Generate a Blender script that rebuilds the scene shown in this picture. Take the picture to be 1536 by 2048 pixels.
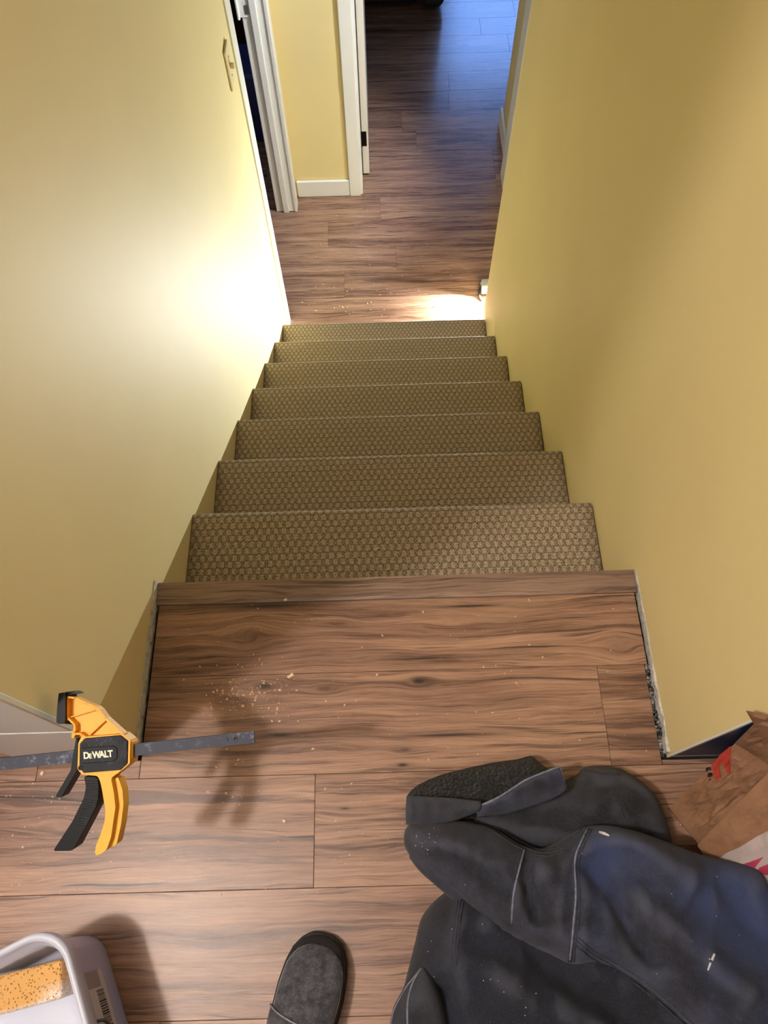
import bpy, bmesh, math, random
import numpy as np
from mathutils import Vector, Matrix, noise as mnoise
from mathutils.geometry import delaunay_2d_cdt

# ------------------------------------------------------------------ scene, camera, light
for o in list(bpy.data.objects):
    bpy.data.objects.remove(o)
SC = bpy.context.scene
COL = SC.collection
random.seed(7)
SC.view_settings.view_transform = 'Standard'
SC.view_settings.look = 'None'
SC.view_settings.gamma = 1.0
SC.view_settings.exposure = 0.68
SC.view_settings.use_curve_mapping = False

F_PX, PITCH, YAW, ROLL = 1474.9, 1.1154, -0.0060, -0.0335
CAM = np.array([-0.0150, -0.5028, 1.3042])
_F = np.array([math.sin(YAW) * math.cos(PITCH), math.cos(YAW) * math.cos(PITCH), -math.sin(PITCH)])
_R = np.cross(_F, [0, 0, 1]); _R /= np.linalg.norm(_R)
_U = np.cross(_R, _F)
_R, _U = math.cos(ROLL) * _R + math.sin(ROLL) * _U, -math.sin(ROLL) * _R + math.cos(ROLL) * _U

cam = bpy.data.cameras.new('camera')
camo = bpy.data.objects.new('camera', cam)
COL.objects.link(camo)
cam.sensor_fit = 'VERTICAL'
cam.sensor_height = 36.0
cam.lens = F_PX / 2048 * 36.0
cam.clip_start = 0.02
camo.matrix_world = Matrix(((_R[0], _U[0], -_F[0], CAM[0]), (_R[1], _U[1], -_F[1], CAM[1]),
                            (_R[2], _U[2], -_F[2], CAM[2]), (0, 0, 0, 1)))
SC.camera = camo

world = bpy.data.worlds.new('world')
SC.world = world
world.use_nodes = True
world.node_tree.nodes['Background'].inputs[0].default_value = (0.35, 0.5, 1.0, 1)
world.node_tree.nodes['Background'].inputs[1].default_value = 0.4

def add_light(name, kind, loc, energy, color, radius=0.05, target=None, **kw):
    l = bpy.data.lights.new(name, kind)
    l.energy = energy
    l.color = color
    if kind in ('POINT', 'SPOT'):
        l.shadow_soft_size = radius
    for k, v in kw.items():
        setattr(l, k, v)
    o = bpy.data.objects.new(name, l)
    COL.objects.link(o)
    o.location = loc
    if target is not None:
        o.rotation_euler = (Vector(target) - Vector(loc)).to_track_quat('-Z', 'Y').to_euler()
    return o

LAMP = (-0.96, -0.73, 2.28)
WORK = (0.478, 1.985, -1.412)
add_light('ceiling_bulb', 'POINT', LAMP, 58, (1.0, 0.90, 0.83), 0.055)
add_light('work_light_beam', 'SPOT', WORK, 98, (0.95, 1.0, 0.93), 0.012, target=(-0.30, 1.05, -0.85),
          spot_size=math.radians(150), spot_blend=0.6)

# ------------------------------------------------------------------ helpers
def at(px, py, z):
    d = (px - 768) / F_PX * _R - (py - 1024) / F_PX * _U + _F
    return CAM + d * ((z - CAM[2]) / d[2])

def pj(P):
    d = np.asarray(P, float) - CAM
    w = d @ _F
    return np.array([768 + F_PX * (d @ _R) / w, 1024 - F_PX * (d @ _U) / w])

def lin(c):
    return tuple((x / 255 / 12.92) if x / 255 <= 0.04045 else ((x / 255 + 0.055) / 1.055) ** 2.4 for x in c)

class G:
    """small node graph builder"""
    def __init__(s, name):
        s.m = bpy.data.materials.new(name)
        s.m.use_nodes = True
        s.t = s.m.node_tree
        s.b = s.t.nodes['Principled BSDF']
    def n(s, typ, ins=None, **kw):
        nd = s.t.nodes.new(typ)
        for k, v in kw.items():
            setattr(nd, k, v)
        for k, v in (ins or {}).items():
            s.put(nd.inputs[k], v)
        return nd
    def put(s, sock, v):
        if hasattr(v, 'is_output'):
            s.t.links.new(v, sock)
        else:
            if isinstance(v, tuple) and len(v) == 3 and sock.type == 'RGBA':
                v = (*v, 1)
            sock.default_value = v
    def math(s, op, a, b=0.0, clamp=False):
        nd = s.n('ShaderNodeMath', {0: a, 1: b}, operation=op, use_clamp=clamp)
        return nd.outputs[0]
    def vec(s, x, y, z):
        return s.n('ShaderNodeCombineXYZ', {0: x, 1: y, 2: z}).outputs[0]
    def noise(s, v, scale=1.0, detail=3.0, rough=0.55, out='Fac', dist=0.0):
        nd = s.n('ShaderNodeTexNoise', {'Scale': scale, 'Detail': detail, 'Roughness': rough, 'Distortion': dist})
        if v is not None:
            s.put(nd.inputs['Vector'], v)
        return nd.outputs[out]
    def ramp(s, f, stops, interp='LINEAR'):
        nd = s.n('ShaderNodeValToRGB', {0: f})
        cr = nd.color_ramp
        cr.interpolation = interp
        while len(cr.elements) < len(stops):
            cr.elements.new(0.5)
        for e, (p, c) in zip(cr.elements, stops):
            e.position = p
            e.color = (*c, 1) if len(c) == 3 else c
        return nd.outputs[0]
    def smooth(s, f, a, b):
        nd = s.n('ShaderNodeMapRange', {0: f, 1: a, 2: b, 3: 0.0, 4: 1.0}, interpolation_type='SMOOTHSTEP')
        return nd.outputs[0]
    def mix(s, f, a, b, mode='MIX'):
        nd = s.n('ShaderNodeMix', data_type='RGBA', blend_type=mode)
        s.put(nd.inputs[0], f); s.put(nd.inputs[6], a); s.put(nd.inputs[7], b)
        return nd.outputs[2]
    def obj(s):
        return s.n('ShaderNodeTexCoord').outputs['Object']
    def uv(s):
        return s.n('ShaderNodeTexCoord').outputs['UV']
    def bump(s, h, strength=0.3, dist=0.002):
        s.t.links.new(s.n('ShaderNodeBump', {'Height': h, 'Strength': strength, 'Distance': dist}).outputs[0], s.b.inputs['Normal'])
    def set(s, **kw):
        for k, v in kw.items():
            s.put(s.b.inputs[k.replace('_', ' ')], v)
        return s.m

def plain(name, srgb, rough=0.5, metal=0.0, vary=0.12, scale=30.0, bump=0.0, bscale=300.0, **kw):
    g = G(name)
    c = lin(srgb)
    o = g.obj()
    n = g.noise(o, scale, 4)
    g.put(g.b.inputs['Base Color'], g.ramp(n, [(0.25, tuple(x * (1 - vary) for x in c)), (0.75, tuple(min(1, x * (1 + vary)) for x in c))]))
    g.set(Roughness=rough, Metallic=metal, **kw)
    if bump:
        g.bump(g.noise(o, bscale, 3), bump, 0.001)
    return g.m

# ------------------------------------------------------------------ mesh helpers
def link(name, bm, m, parent=None, smooth=False):
    me = bpy.data.meshes.new(name)
    if bm is not None:
        bmesh.ops.recalc_face_normals(bm, faces=bm.faces)
        bm.to_mesh(me)
        bm.free()
    for x in (m if isinstance(m, (list, tuple)) else [m]):
        me.materials.append(x)
    o = bpy.data.objects.new(name, me)
    COL.objects.link(o)
    if smooth:
        for p in me.polygons:
            p.use_smooth = True
    if parent:
        o.parent = parent
        o.matrix_parent_inverse = Matrix.Translation(-Vector(parent.location))
    return o

def tag(o, label=None, cat=None, group=None, kind=None):
    for k, v in (('label', label), ('category', cat), ('group', group), ('kind', kind)):
        if v:
            o[k] = v
    return o

def thing(name, label, cat, loc, group=None):
    o = bpy.data.objects.new(name, None)
    o.empty_display_size = 0.05
    COL.objects.link(o)
    o.location = loc
    return tag(o, label, cat, group)

def box(bm, x0, x1, y0, y1, z0, z1, mi=0):
    v = [bm.verts.new((x, y, z)) for z in (z0, z1) for y in (y0, y1) for x in (x0, x1)]
    fs = []
    for q in ((0, 1, 3, 2), (4, 6, 7, 5), (0, 4, 5, 1), (2, 3, 7, 6), (0, 2, 6, 4), (1, 5, 7, 3)):
        f = bm.faces.new([v[i] for i in q]); f.material_index = mi; fs.append(f)
    return v

def boxes(*bs):
    bm = bmesh.new()
    for b in bs:
        box(bm, *b)
    return bm

def bevel(o, w, seg=2, angle=40):
    md = o.modifiers.new('bevel', 'BEVEL')
    md.width = w; md.segments = seg; md.limit_method = 'ANGLE'; md.angle_limit = math.radians(angle)
    md.harden_normals = False
    return o

def struct(name, bm, m):
    o = link(name, bm, m)
    o['kind'] = 'structure'
    return o

def inpoly(p, poly):
    x, y = p
    r = False
    n = len(poly)
    for i in range(n):
        x0, y0 = poly[i]; x1, y1 = poly[i - 1]
        if (y0 > y) != (y1 > y) and x < (x1 - x0) * (y - y0) / (y1 - y0) + x0:
            r = not r
    return r

def tri(outer, holes=(), extra=()):
    vs = [Vector(p) for p in outer]
    ed = [(i, (i + 1) % len(outer)) for i in range(len(outer))]
    for h in holes:
        k = len(vs)
        vs += [Vector(p) for p in h]
        ed += [(k + i, k + (i + 1) % len(h)) for i in range(len(h))]
    vs += [Vector(p) for p in extra]
    r = delaunay_2d_cdt(vs, ed, [], 0, 1e-7)
    V = [tuple(v) for v in r[0]]
    T = []
    for f in r[2]:
        c = (sum(V[i][0] for i in f) / len(f), sum(V[i][1] for i in f) / len(f))
        if inpoly(c, outer) and not any(inpoly(c, h) for h in holes):
            T.append(list(f))
    return V, T

def prism(bm, outer, z0, z1, holes=()):
    """solid prism over a world outline"""
    def one(poly, top, bot):
        for i in range(len(poly)):
            j = (i + 1) % len(poly)
            bm.faces.new((bot[i], bot[j], top[j], top[i]))
    if not holes:
        t = [bm.verts.new((*p, z1)) for p in outer]
        b = [bm.verts.new((*p, z0)) for p in outer]
        bm.faces.new(t); bm.faces.new(b[::-1])
        one(outer, t, b)
        return
    V, T = tri(outer, holes)
    t = [bm.verts.new((*p, z1)) for p in V]
    b = [bm.verts.new((*p, z0)) for p in V]
    for f in T:
        bm.faces.new([t[i] for i in f]); bm.faces.new([b[i] for i in f[::-1]])
    n = len(outer)
    one(outer, t[:n], b[:n])
    k = n
    for h in holes:
        one(h, t[k:k + len(h)], b[k:k + len(h)])
        k += len(h)

def pxpoly(pts, z):
    return [tuple(at(x, y, z)[:2]) for x, y in pts]

def rounded(pts, r=0.004, seg=4):
    out = []
    n = len(pts)
    for i in range(n):
        p = Vector(pts[i]); a = Vector(pts[i - 1]); b = Vector(pts[(i + 1) % n])
        da = (a - p); db = (b - p)
        k = min(r, da.length * 0.4, db.length * 0.4)
        s = p + da.normalized() * k; e = p + db.normalized() * k
        for t in range(seg + 1):
            t /= seg
            out.append(tuple(s * (1 - t) ** 2 + p * 2 * t * (1 - t) + e * t * t))
    return out

def tube(bm, pts, r, seg=8, cap=True):
    pts = [Vector(p) for p in pts]
    rs = r if isinstance(r, (list, tuple)) else [r] * len(pts)
    rings = []
    up = Vector((0, 0, 1))
    for i, p in enumerate(pts):
        d = (pts[min(i + 1, len(pts) - 1)] - pts[max(i - 1, 0)]).normalized()
        a = d.cross(up)
        if a.length < 1e-3:
            a = d.cross(Vector((1, 0, 0)))
        a.normalize(); b = a.cross(d)
        rings.append([bm.verts.new(p + (a * math.cos(2 * math.pi * k / seg) + b * math.sin(2 * math.pi * k / seg)) * rs[i]) for k in range(seg)])
    for i in range(len(rings) - 1):
        for k in range(seg):
            bm.faces.new((rings[i][k], rings[i][(k + 1) % seg], rings[i + 1][(k + 1) % seg], rings[i + 1][k]))
    if cap:
        bm.faces.new(rings[0][::-1]); bm.faces.new(rings[-1])

def cyl(bm, c, r, z0, z1, seg=20):
    prism(bm, [(c[0] + r * math.cos(2 * math.pi * k / seg), c[1] + r * math.sin(2 * math.pi * k / seg)) for k in range(seg)], z0, z1)

def resample(pts, step):
    out = [np.array(pts[0], float)]
    for a, b in zip(pts[:-1], pts[1:]):
        a = np.array(a, float); b = np.array(b, float)
        n = max(1, int(np.linalg.norm(b - a) / step))
        out += [a + (b - a) * k / n for k in range(1, n + 1)]
    return out

def smoothline(pts, n=8):
    """Catmull-Rom through points"""
    P = [np.array(p, float) for p in pts]
    P = [2 * P[0] - P[1]] + P + [2 * P[-1] - P[-2]]
    out = []
    for i in range(1, len(P) - 2):
        for k in range(n):
            t = k / n
            out.append(0.5 * (2 * P[i] + (P[i + 1] - P[i - 1]) * t + (2 * P[i - 1] - 5 * P[i] + 4 * P[i + 1] - P[i + 2]) * t * t
                              + (3 * P[i] - P[i - 1] - 3 * P[i + 1] + P[i + 2]) * t ** 3))
    out.append(P[-2])
    return out

# ------------------------------------------------------------------ materials
def wood(name, knots=(), gain=1.0, gloss=0.36, mottled=0.0, sat=0.95):
    g = G(name)
    sep = g.n('ShaderNodeSeparateXYZ', {0: g.n('ShaderNodeUVMap', uv_map='plank').outputs[0]})
    u, v = sep.outputs[0], sep.outputs[1]
    rn = g.n('ShaderNodeSeparateColor', {0: g.n('ShaderNodeAttribute', attribute_name='rnd').outputs['Color']})
    r1, r2, r3 = rn.outputs
    pos = g.n('ShaderNodeSeparateXYZ', {0: g.obj()})
    X, Y = pos.outputs[0], pos.outputs[1]
    U = g.math('ADD', u, g.math('MULTIPLY', r1, 23.0))
    V = g.math('ADD', v, g.math('MULTIPLY', r2, 11.0))
    Z = g.math('MULTIPLY', r3, 9.0)
    kd = None
    for (kx, ky, ax, ay, s, dk) in knots:
        dx = g.math('DIVIDE', g.math('SUBTRACT', X, kx), ax)
        dy = g.math('DIVIDE', g.math('SUBTRACT', Y, ky), ay)
        d2 = g.math('ADD', g.math('MULTIPLY', dx, dx), g.math('MULTIPLY', dy, dy))
        gs = g.math('EXPONENT', g.math('MULTIPLY', d2, -1.0))
        V = g.math('SUBTRACT', V, g.math('MULTIPLY', g.math('MULTIPLY', dy, gs), s))
        core = g.math('MULTIPLY', g.math('EXPONENT', g.math('MULTIPLY', d2, -9.0)), dk)
        core2 = g.math('ADD', core, g.math('MULTIPLY', gs, dk * 0.35))
        kd = core2 if kd is None else g.math('MAXIMUM', kd, core2)
    w = g.noise(g.vec(g.math('MULTIPLY', U, 2.6), g.math('MULTIPLY', V, 13), Z), 1, 2)
    V2 = g.math('ADD', V, g.math('MULTIPLY', g.math('SUBTRACT', w, 0.5), 0.045))
    w2 = g.noise(g.vec(g.math('MULTIPLY', U, 14), g.math('MULTIPLY', V, 50), Z), 1, 2)
    V2 = g.math('ADD', V2, g.math('MULTIPLY', g.math('SUBTRACT', w2, 0.5), 0.006))
    def nz(a, b, det, ro=0.6):
        return g.noise(g.vec(g.math('MULTIPLY', U, a), g.math('MULTIPLY', V2, b), Z), 1, det, ro)
    band = nz(1.3, 24, 4)
    mid = nz(3.5, 85, 4, 0.6)
    fine = nz(7, 300, 4, 0.65)
    pore = nz(34, 900, 3, 0.6)
    val = g.math('ADD', g.math('ADD', g.math('MULTIPLY', band, 0.38), g.math('MULTIPLY', mid, 0.22)), g.math('ADD', g.math('MULTIPLY', fine, 0.30), g.math('MULTIPLY', pore, 0.13)))
    tone = g.math('MULTIPLY', g.math('SUBTRACT', r2, 0.5), 0.06)
    val = g.math('ADD', val, tone)
    col = g.ramp(val, [(0.36, lin((70, 48, 40))), (0.44, lin((116, 84, 68))), (0.51, lin((152, 115, 94))), (0.58, lin((176, 137, 111))), (0.68, lin((198, 160, 132)))])
    tint = g.smooth(nz(0.9, 9, 2), 0.42, 0.6)
    col = g.mix(g.math('MULTIPLY', tint, 0.35), col, g.mix(1.0, col, (0.88, 0.84, 0.84), 'MULTIPLY'))
    st = g.smooth(nz(1.5, 42, 5, 0.65), 0.56, 0.66)
    col = g.mix(g.math('MULTIPLY', st, 0.70), col, lin((62, 42, 38)))
    st2 = g.smooth(nz(5, 170, 4, 0.65), 0.55, 0.68)
    col = g.mix(g.math('MULTIPLY', st2, 0.68), col, lin((70, 47, 40)))
    st3 = g.smooth(nz(1.7, 95, 2, 0.5), 0.665, 0.73)
    col = g.mix(g.math('MULTIPLY', st3, 0.85), col, lin((36, 24, 22)))
    if kd is not None:
        col = g.mix(g.math('MINIMUM', kd, 0.95), col, lin((42, 28, 24)))
    # pale dust film that stays where it lies
    dn = g.noise(g.vec(g.math('MULTIPLY', X, 7), g.math('MULTIPLY', Y, 7), 0.0), 1, 5, 0.7)
    sp = g.noise(g.obj(), 520, 2, 0.7)
    dust = g.math('MULTIPLY', g.smooth(dn, 0.45, 0.75), g.smooth(sp, 0.50, 0.72))
    col = g.mix(g.math('MULTIPLY', dust, 0.30 + mottled), col, lin((205, 180, 165)))
    hsv = g.n('ShaderNodeHueSaturation', {'Hue': 0.5, 'Saturation': sat, 'Value': gain, 'Color': col})
    g.put(g.b.inputs['Base Color'], hsv.outputs[0])
    g.put(g.b.inputs['Roughness'], g.math('ADD', gloss - 0.05, g.math('MULTIPLY', fine, 0.14)))
    g.bump(g.math('ADD', g.math('MULTIPLY', fine, 0.6), pore), 0.10, 0.001)
    return g.m

def P0(x, y):
    return at(x, y, 0)[:2]
kn = []
for (px, py, ax, ay, s, dk) in ((530, 1372, .050, .017, .022, .75), (838, 1362, .030, .012, .016, .95), (650, 1376, .035, .014, .016, .4),
                                (678, 1247, .035, .008, .008, .45), (1240, 1290, .045, .030, .030, .08), (810, 1500, .03, .008, .006, .55),
                                (805, 1530, .022, .007, .005, .95), (500, 1275, .05, .030, .03, .12), (690, 1617, .018, .004, .003, .9), (120, 1650, .06, .02, .02, .1)):
    p = P0(px, py)
    kn.append((p[0], p[1], ax, ay, s, dk))
for (px, py, ax, ay, s_, dk) in ((845, 1317, .20, .0055, .0, .75), (540, 1212, .24, .016, 0, .72), (940, 1212, .16, .007, 0, .8), (900, 1470, .22, .006, 0, .75), (380, 1345, .14, .012, 0, .55),
                                 (330, 1365, .08, .030, 0, .40), (150, 1668, .16, .010, 0, .45), (560, 1470, .06, .008, 0, .8), (700, 1700, .10, .006, 0, .4), (1150, 1235, .09, .003, .0, .7), (1000, 1400, .16, .012, 0, .3)):
    p = P0(px, py)
    kn.append((p[0], p[1], ax, ay, s_, dk))
WOOD_UP = wood('walnut_laminate_upper', kn, 1.0)
WOOD_LOW = wood('walnut_laminate_lower', [], 1.0, 0.20, 0.05)
WOOD_NOSE = wood('walnut_nosing', [], 0.74, sat=0.78)

def paint(name, srgb, rough=0.42, vary=0.03):
    g = G(name)
    c = lin(srgb)
    o = g.obj()
    n = g.noise(o, 2.2, 3)
    g.put(g.b.inputs['Base Color'], g.ramp(n, [(0.3, tuple(x * (1 - vary) for x in c)), (0.7, tuple(min(1, x * (1 + vary)) for x in c))]))
    g.set(Roughness=rough)
    g.bump(g.noise(o, 160, 3), 0.05, 0.001)
    return g.m
YELLOW = paint('yellow_wall_paint', (230, 213, 156), 0.6)
NAVY = paint('navy_wall_paint', (34, 54, 92))
WHITE = paint('white_trim_paint', (232, 232, 228), 0.35)
CEIL = paint('ceiling_white', (235, 232, 225), 0.8)
GREYWALL = paint('pale_wall_paint', (150, 142, 132), 0.6)
def raw_edge():
    g = G('raw_drywall_edge')
    o = g.obj()
    n = g.noise(o, 90, 5, 0.7)
    g.put(g.b.inputs['Base Color'], g.ramp(n, [(0.28, lin((110, 108, 106))), (0.40, lin((186, 184, 178))), (0.6, lin((216, 214, 208)))]))
    g.set(Roughness=0.9)
    g.bump(n, 0.6, 0.003)
    return g.m
RAW = raw_edge()
def raw_rough():
    g = G('broken_plaster')
    o = g.obj()
    n = g.noise(o, 120, 5, 0.75)
    g.put(g.b.inputs['Base Color'], g.ramp(n, [(0.44, lin((28, 26, 28))), (0.52, lin((120, 118, 116))), (0.6, lin((205, 203, 200)))]))
    g.set(Roughness=0.95)
    g.bump(n, 0.9, 0.006)
    return g.m
ROUGH = raw_rough()
SUB = plain('dark_gap', (22, 20, 20), 0.9)
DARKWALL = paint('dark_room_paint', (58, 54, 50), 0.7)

def carpet():
    g = G('woven_loop_carpet')
    sep = g.n('ShaderNodeSeparateXYZ', {0: g.uv()})
    u, v = sep.outputs[0], sep.outputs[1]
    wob = g.math('MULTIPLY', g.math('SUBTRACT', g.noise(g.uv(), 90, 2), 0.5), 0.0045)
    U = g.math('DIVIDE', g.math('ADD', u, wob), 0.0088)
    V = g.math('DIVIDE', g.math('ADD', v, g.math('MULTIPLY', wob, 0.6)), 0.0155)
    chk = g.n('ShaderNodeTexChecker', {'Vector': g.vec(U, V, 0.5), 'Scale': 1.0, 'Color1': (1, 1, 1), 'Color2': (0, 0, 0)}).outputs['Fac']
    dots = g.n('ShaderNodeTexChecker', {'Vector': g.vec(g.math('MULTIPLY', U, 3.0), g.math('MULTIPLY', V, 4.0), 0.5), 'Scale': 1.0, 'Color1': (1, 1, 1), 'Color2': (0, 0, 0)}).outputs['Fac']
    strand = g.math('ADD', g.math('MULTIPLY', g.math('SINE', g.math('ADD', g.math('MULTIPLY', U, 2 * math.pi * 3.5), g.math('MULTIPLY', V, 2.0))), 0.5), 0.5)
    rowl = g.math('ABSOLUTE', g.math('SUBTRACT', g.math('FRACT', V), 0.5))
    rowd = g.smooth(rowl, 0.40, 0.49)
    spk = g.noise(g.uv(), 420, 3, 0.7)
    spk2 = g.noise(g.uv(), 900, 2, 0.6)
    lightc = g.mix(g.math('MULTIPLY', strand, g.math('ADD', 0.4, g.smooth(spk2, 0.4, 0.62)), True), lin((164, 146, 120)), lin((246, 231, 206)))
    darkc = g.mix(g.math('MULTIPLY', dots, g.smooth(spk, 0.40, 0.55)), lin((68, 51, 42)), lin((196, 174, 146)))
    darkc = g.mix(g.smooth(spk2, 0.52, 0.68), darkc, lin((150, 128, 98)))
    sel = g.math('ADD', g.math('MULTIPLY', chk, 0.50), g.math('MULTIPLY', g.math('SUBTRACT', g.noise(g.uv(), 230, 3), 0.36), 1.6), True)
    tuft = g.math('ADD', g.math('MULTIPLY', sel, 0.6), g.math('MULTIPLY', strand, 0.25))
    col = g.mix(sel, darkc, lightc)
    col = g.mix(g.math('MULTIPLY', g.smooth(g.noise(g.uv(), 300, 3, 0.7), 0.52, 0.64), 0.6), col, lin((60, 46, 38)))
    col = g.mix(g.math('MULTIPLY', rowd, 0.6), col, lin((66, 50, 38)))
    g.put(g.b.inputs['Base Color'], col)
    g.set(Roughness=0.95, Sheen_Weight=0.15)
    g.bump(g.math('ADD', tuft, g.math('MULTIPLY', spk, 0.7)), 0.6, 0.003)
    return g.m
CARPET = carpet()

# ------------------------------------------------------------------ structure: floors
RISE, RUN, LZ = 0.1809, 0.2443, -1.447
SUBZ = -0.011

def plank_floor(name, rows, x0, x1, z, m, cut=None):
    """rows: (y0, y1, [joints]); every plank keeps a micro bevel"""
    bm = bmesh.new()
    uvl = bm.loops.layers.uv.new('plank')
    rl = bm.loops.layers.float_color.new('rnd')
    g, bv = 0.00015, 0.0006
    for (y0, y1, js, xa, xb) in rows:
        xs = [xa] + sorted(j for j in js if xa + 0.02 < j < xb - 0.02) + [xb]
        for a, b in zip(xs[:-1], xs[1:]):
            rnd = (random.random(), random.random(), random.random(), 1)
            lo = [(a + g, y0 + g), (b - g, y0 + g), (b - g, y1 - g), (a + g, y1 - g)]
            hi = [(a + g + bv, y0 + g + bv), (b - g - bv, y0 + g + bv), (b - g - bv, y1 - g - bv), (a + g + bv, y1 - g - bv)]
            vt = [bm.verts.new((*p, z)) for p in hi]
            vm = [bm.verts.new((*p, z - 0.0011)) for p in lo]
            vb = [bm.verts.new((*p, z - 0.010)) for p in lo]
            fs = [bm.faces.new(vt), bm.faces.new(vb[::-1])]
            for i in range(4):
                j = (i + 1) % 4
                fs.append(bm.faces.new((vm[i], vm[j], vt[j], vt[i])))
                fs.append(bm.faces.new((vb[i], vb[j], vm[j], vm[i])))
            for f in fs:
                for l in f.loops:
                    l[uvl].uv = (l.vert.co.x, l.vert.co.y - (y0 + y1) / 2)
                    l[rl] = rnd
    o = link(name, bm, m)
    o['kind'] = 'structure'
    return o

up_rows = []
PW = 0.1705
fx = [0.352, -0.146]
def jlist(seed, known, xa, xb, length=1.22):
    r = random.Random(seed)
    k = known if known is not None else xa + r.random() * length
    out = []
    x = k
    while x > xa:
        out.append(x); x -= length
    x = k + length
    while x < xb:
        out.append(x); x += length
    return out
up_rows.append((-0.180, -0.0455, [], -0.4425, 0.4425))
up_rows.append((-0.3505, -0.3425, [], 0.4375, 1.6))
yy = -0.180
up_rows.append((yy - PW, yy, [0.352], -0.4425, 0.437))
up_rows.append((yy - PW, -0.3205, [], -0.6168, -0.4427))
yy -= PW
for i in range(13):
    kn_ = [-0.146, 0.3, 0.85, None][i] if i < 4 else None
    up_rows.append((yy - PW, yy, jlist(i + 3, kn_, -2.2, 1.6), -2.2, 1.6))
    yy -= PW
YB = yy
# floor beside the partition, left of the stairwell
ly = -0.3505
k = 0
while ly < 0.55:
    up_rows.append((ly, ly + PW, jlist(50 + k, None, -2.2, -0.617), -2.2, -0.617))
    ly += PW; k += 1
st = random.getstate()
random.seed(11)
floor = plank_floor('floor_upper', up_rows, -2.2, 1.6, 0.0, WOOD_UP)
random.setstate(st)
struct('floor_subfloor', boxes((-2.2, 1.6, YB, -0.318, -0.25, SUBZ), (-0.4495, 0.4495, -0.318, -0.03, -0.25, SUBZ), (-2.2, -0.626, -0.318, 0.6, -0.25, SUBZ)), SUB)

lo_rows = []
lj = {0: -0.187, 1: 0.07, 2: None, 3: 0.0, 4: 0.66, 5: None}
spec = [(1.69, 1.835, None), (1.835, 2.005, None), (2.005, 2.175, -0.187), (2.175, 2.345, 0.073), (2.345, 2.515, 0.95), (2.515, 2.685, 0.0),
        (2.685, 2.855, 0.62), (2.855, 3.025, -0.6), (3.025, 3.195, 0.21), (3.195, 3.365, 0.135), (3.365, 3.535, 0.41), (3.535, 3.705, 0.42),
        (3.705, 3.875, -0.3), (3.875, 4.045, 0.8), (4.045, 4.215, 0.645)]
y = 4.215
while y < 6.6:
    spec.append((y, y + 0.17, None)); y += 0.17
for i, (a, b, j) in enumerate(spec):
    xa = -0.4495 if a < 1.80 else -2.5
    xb = 0.4495 if a < 1.80 else 2.6
    lo_rows.append((a, b, jlist(80 + i, j, xa, xb), xa, xb))
plank_floor('floor_lower', lo_rows, -2.5, 2.6, LZ, WOOD_LOW)
struct('floor_slab', boxes((-2.6, 2.7, 1.87, 6.9, LZ - 0.15, LZ - 0.0105), (-0.4495, 0.4495, 1.69, 1.87, LZ - 0.15, LZ - 0.0105)), SUB)

# ------------------------------------------------------------------ structure: walls
WY_L, WY_R = -0.317, -0.338
TOP = 2.44
struct('wall_left', boxes((-0.61, -0.45, WY_L + 0.006, 1.795, LZ - 0.1, TOP)), YELLOW)
struct('wall_right', boxes((0.45, 0.57, WY_R + 0.003, 1.758, LZ - 0.1, TOP)), YELLOW)
struct('wall_front', boxes((0.454, 1.6, WY_R, WY_R + 0.0028, 0.012, TOP), (0.571, 1.6, WY_R + 0.0055, -0.22, -0.2, TOP)), NAVY)
o = struct('trim_corner', boxes((0.4492, 0.4537, WY_R - 0.0006, WY_R + 0.0026, -0.008, TOP)), WHITE)
o = struct('trim_wall_end', boxes((-0.623, -0.4475, WY_L - 0.004, WY_L + 0.0055, 0.285, TOP), (-0.623, -0.611, WY_L + 0.0055, WY_L + 0.09, 0.285, TOP)), WHITE)
bevel(o, 0.002)
o = struct('baseboard_left', boxes((-0.6232, -0.4473, WY_L - 0.0046, WY_L + 0.0055, 0.001, 0.283), (-0.6235, -0.611, WY_L + 0.0055, 0.6, 0.001, 0.10)), WHITE)
bevel(o, 0.002)
# unpainted drywall edges left where the old baseboards came off
def strip(x, side, y0, y1, h, m, name, wav=0.003, th=0.0018):
    bm = bmesh.new()
    n = max(2, int((y1 - y0) / 0.006))
    a = []
    for i in range(n + 1):
        yv = y0 + (y1 - y0) * i / n
        hh = h + wav * mnoise.noise(Vector((yv * 40, x * 10, 0)))
        t = th * (1 + 0.8 * mnoise.noise(Vector((yv * 70, 3, x))))
        a.append([bm.verts.new(p) for p in ((x, yv, SUBZ), (x + side * t, yv, SUBZ), (x + side * t, yv, hh), (x, yv, hh))])
    for p, q in zip(a[:-1], a[1:]):
        for i in range(4):
            bm.faces.new((p[i], p[(i + 1) % 4], q[(i + 1) % 4], q[i]))
    bm.faces.new(a[0]); bm.faces.new(a[-1][::-1])
    return struct(name, bm, m)
strip(-0.4496, 1, WY_L + 0.006, -0.003, 0.021, RAW, 'trim_drywall_edge')
strip(0.4496, -1, -0.182, -0.003, 0.012, RAW, 'trim_drywall_edge')
strip(0.4496, -1, WY_R + 0.006, -0.182, 0.013, RAW, 'trim_drywall_edge', 0.005, 0.004)
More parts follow.
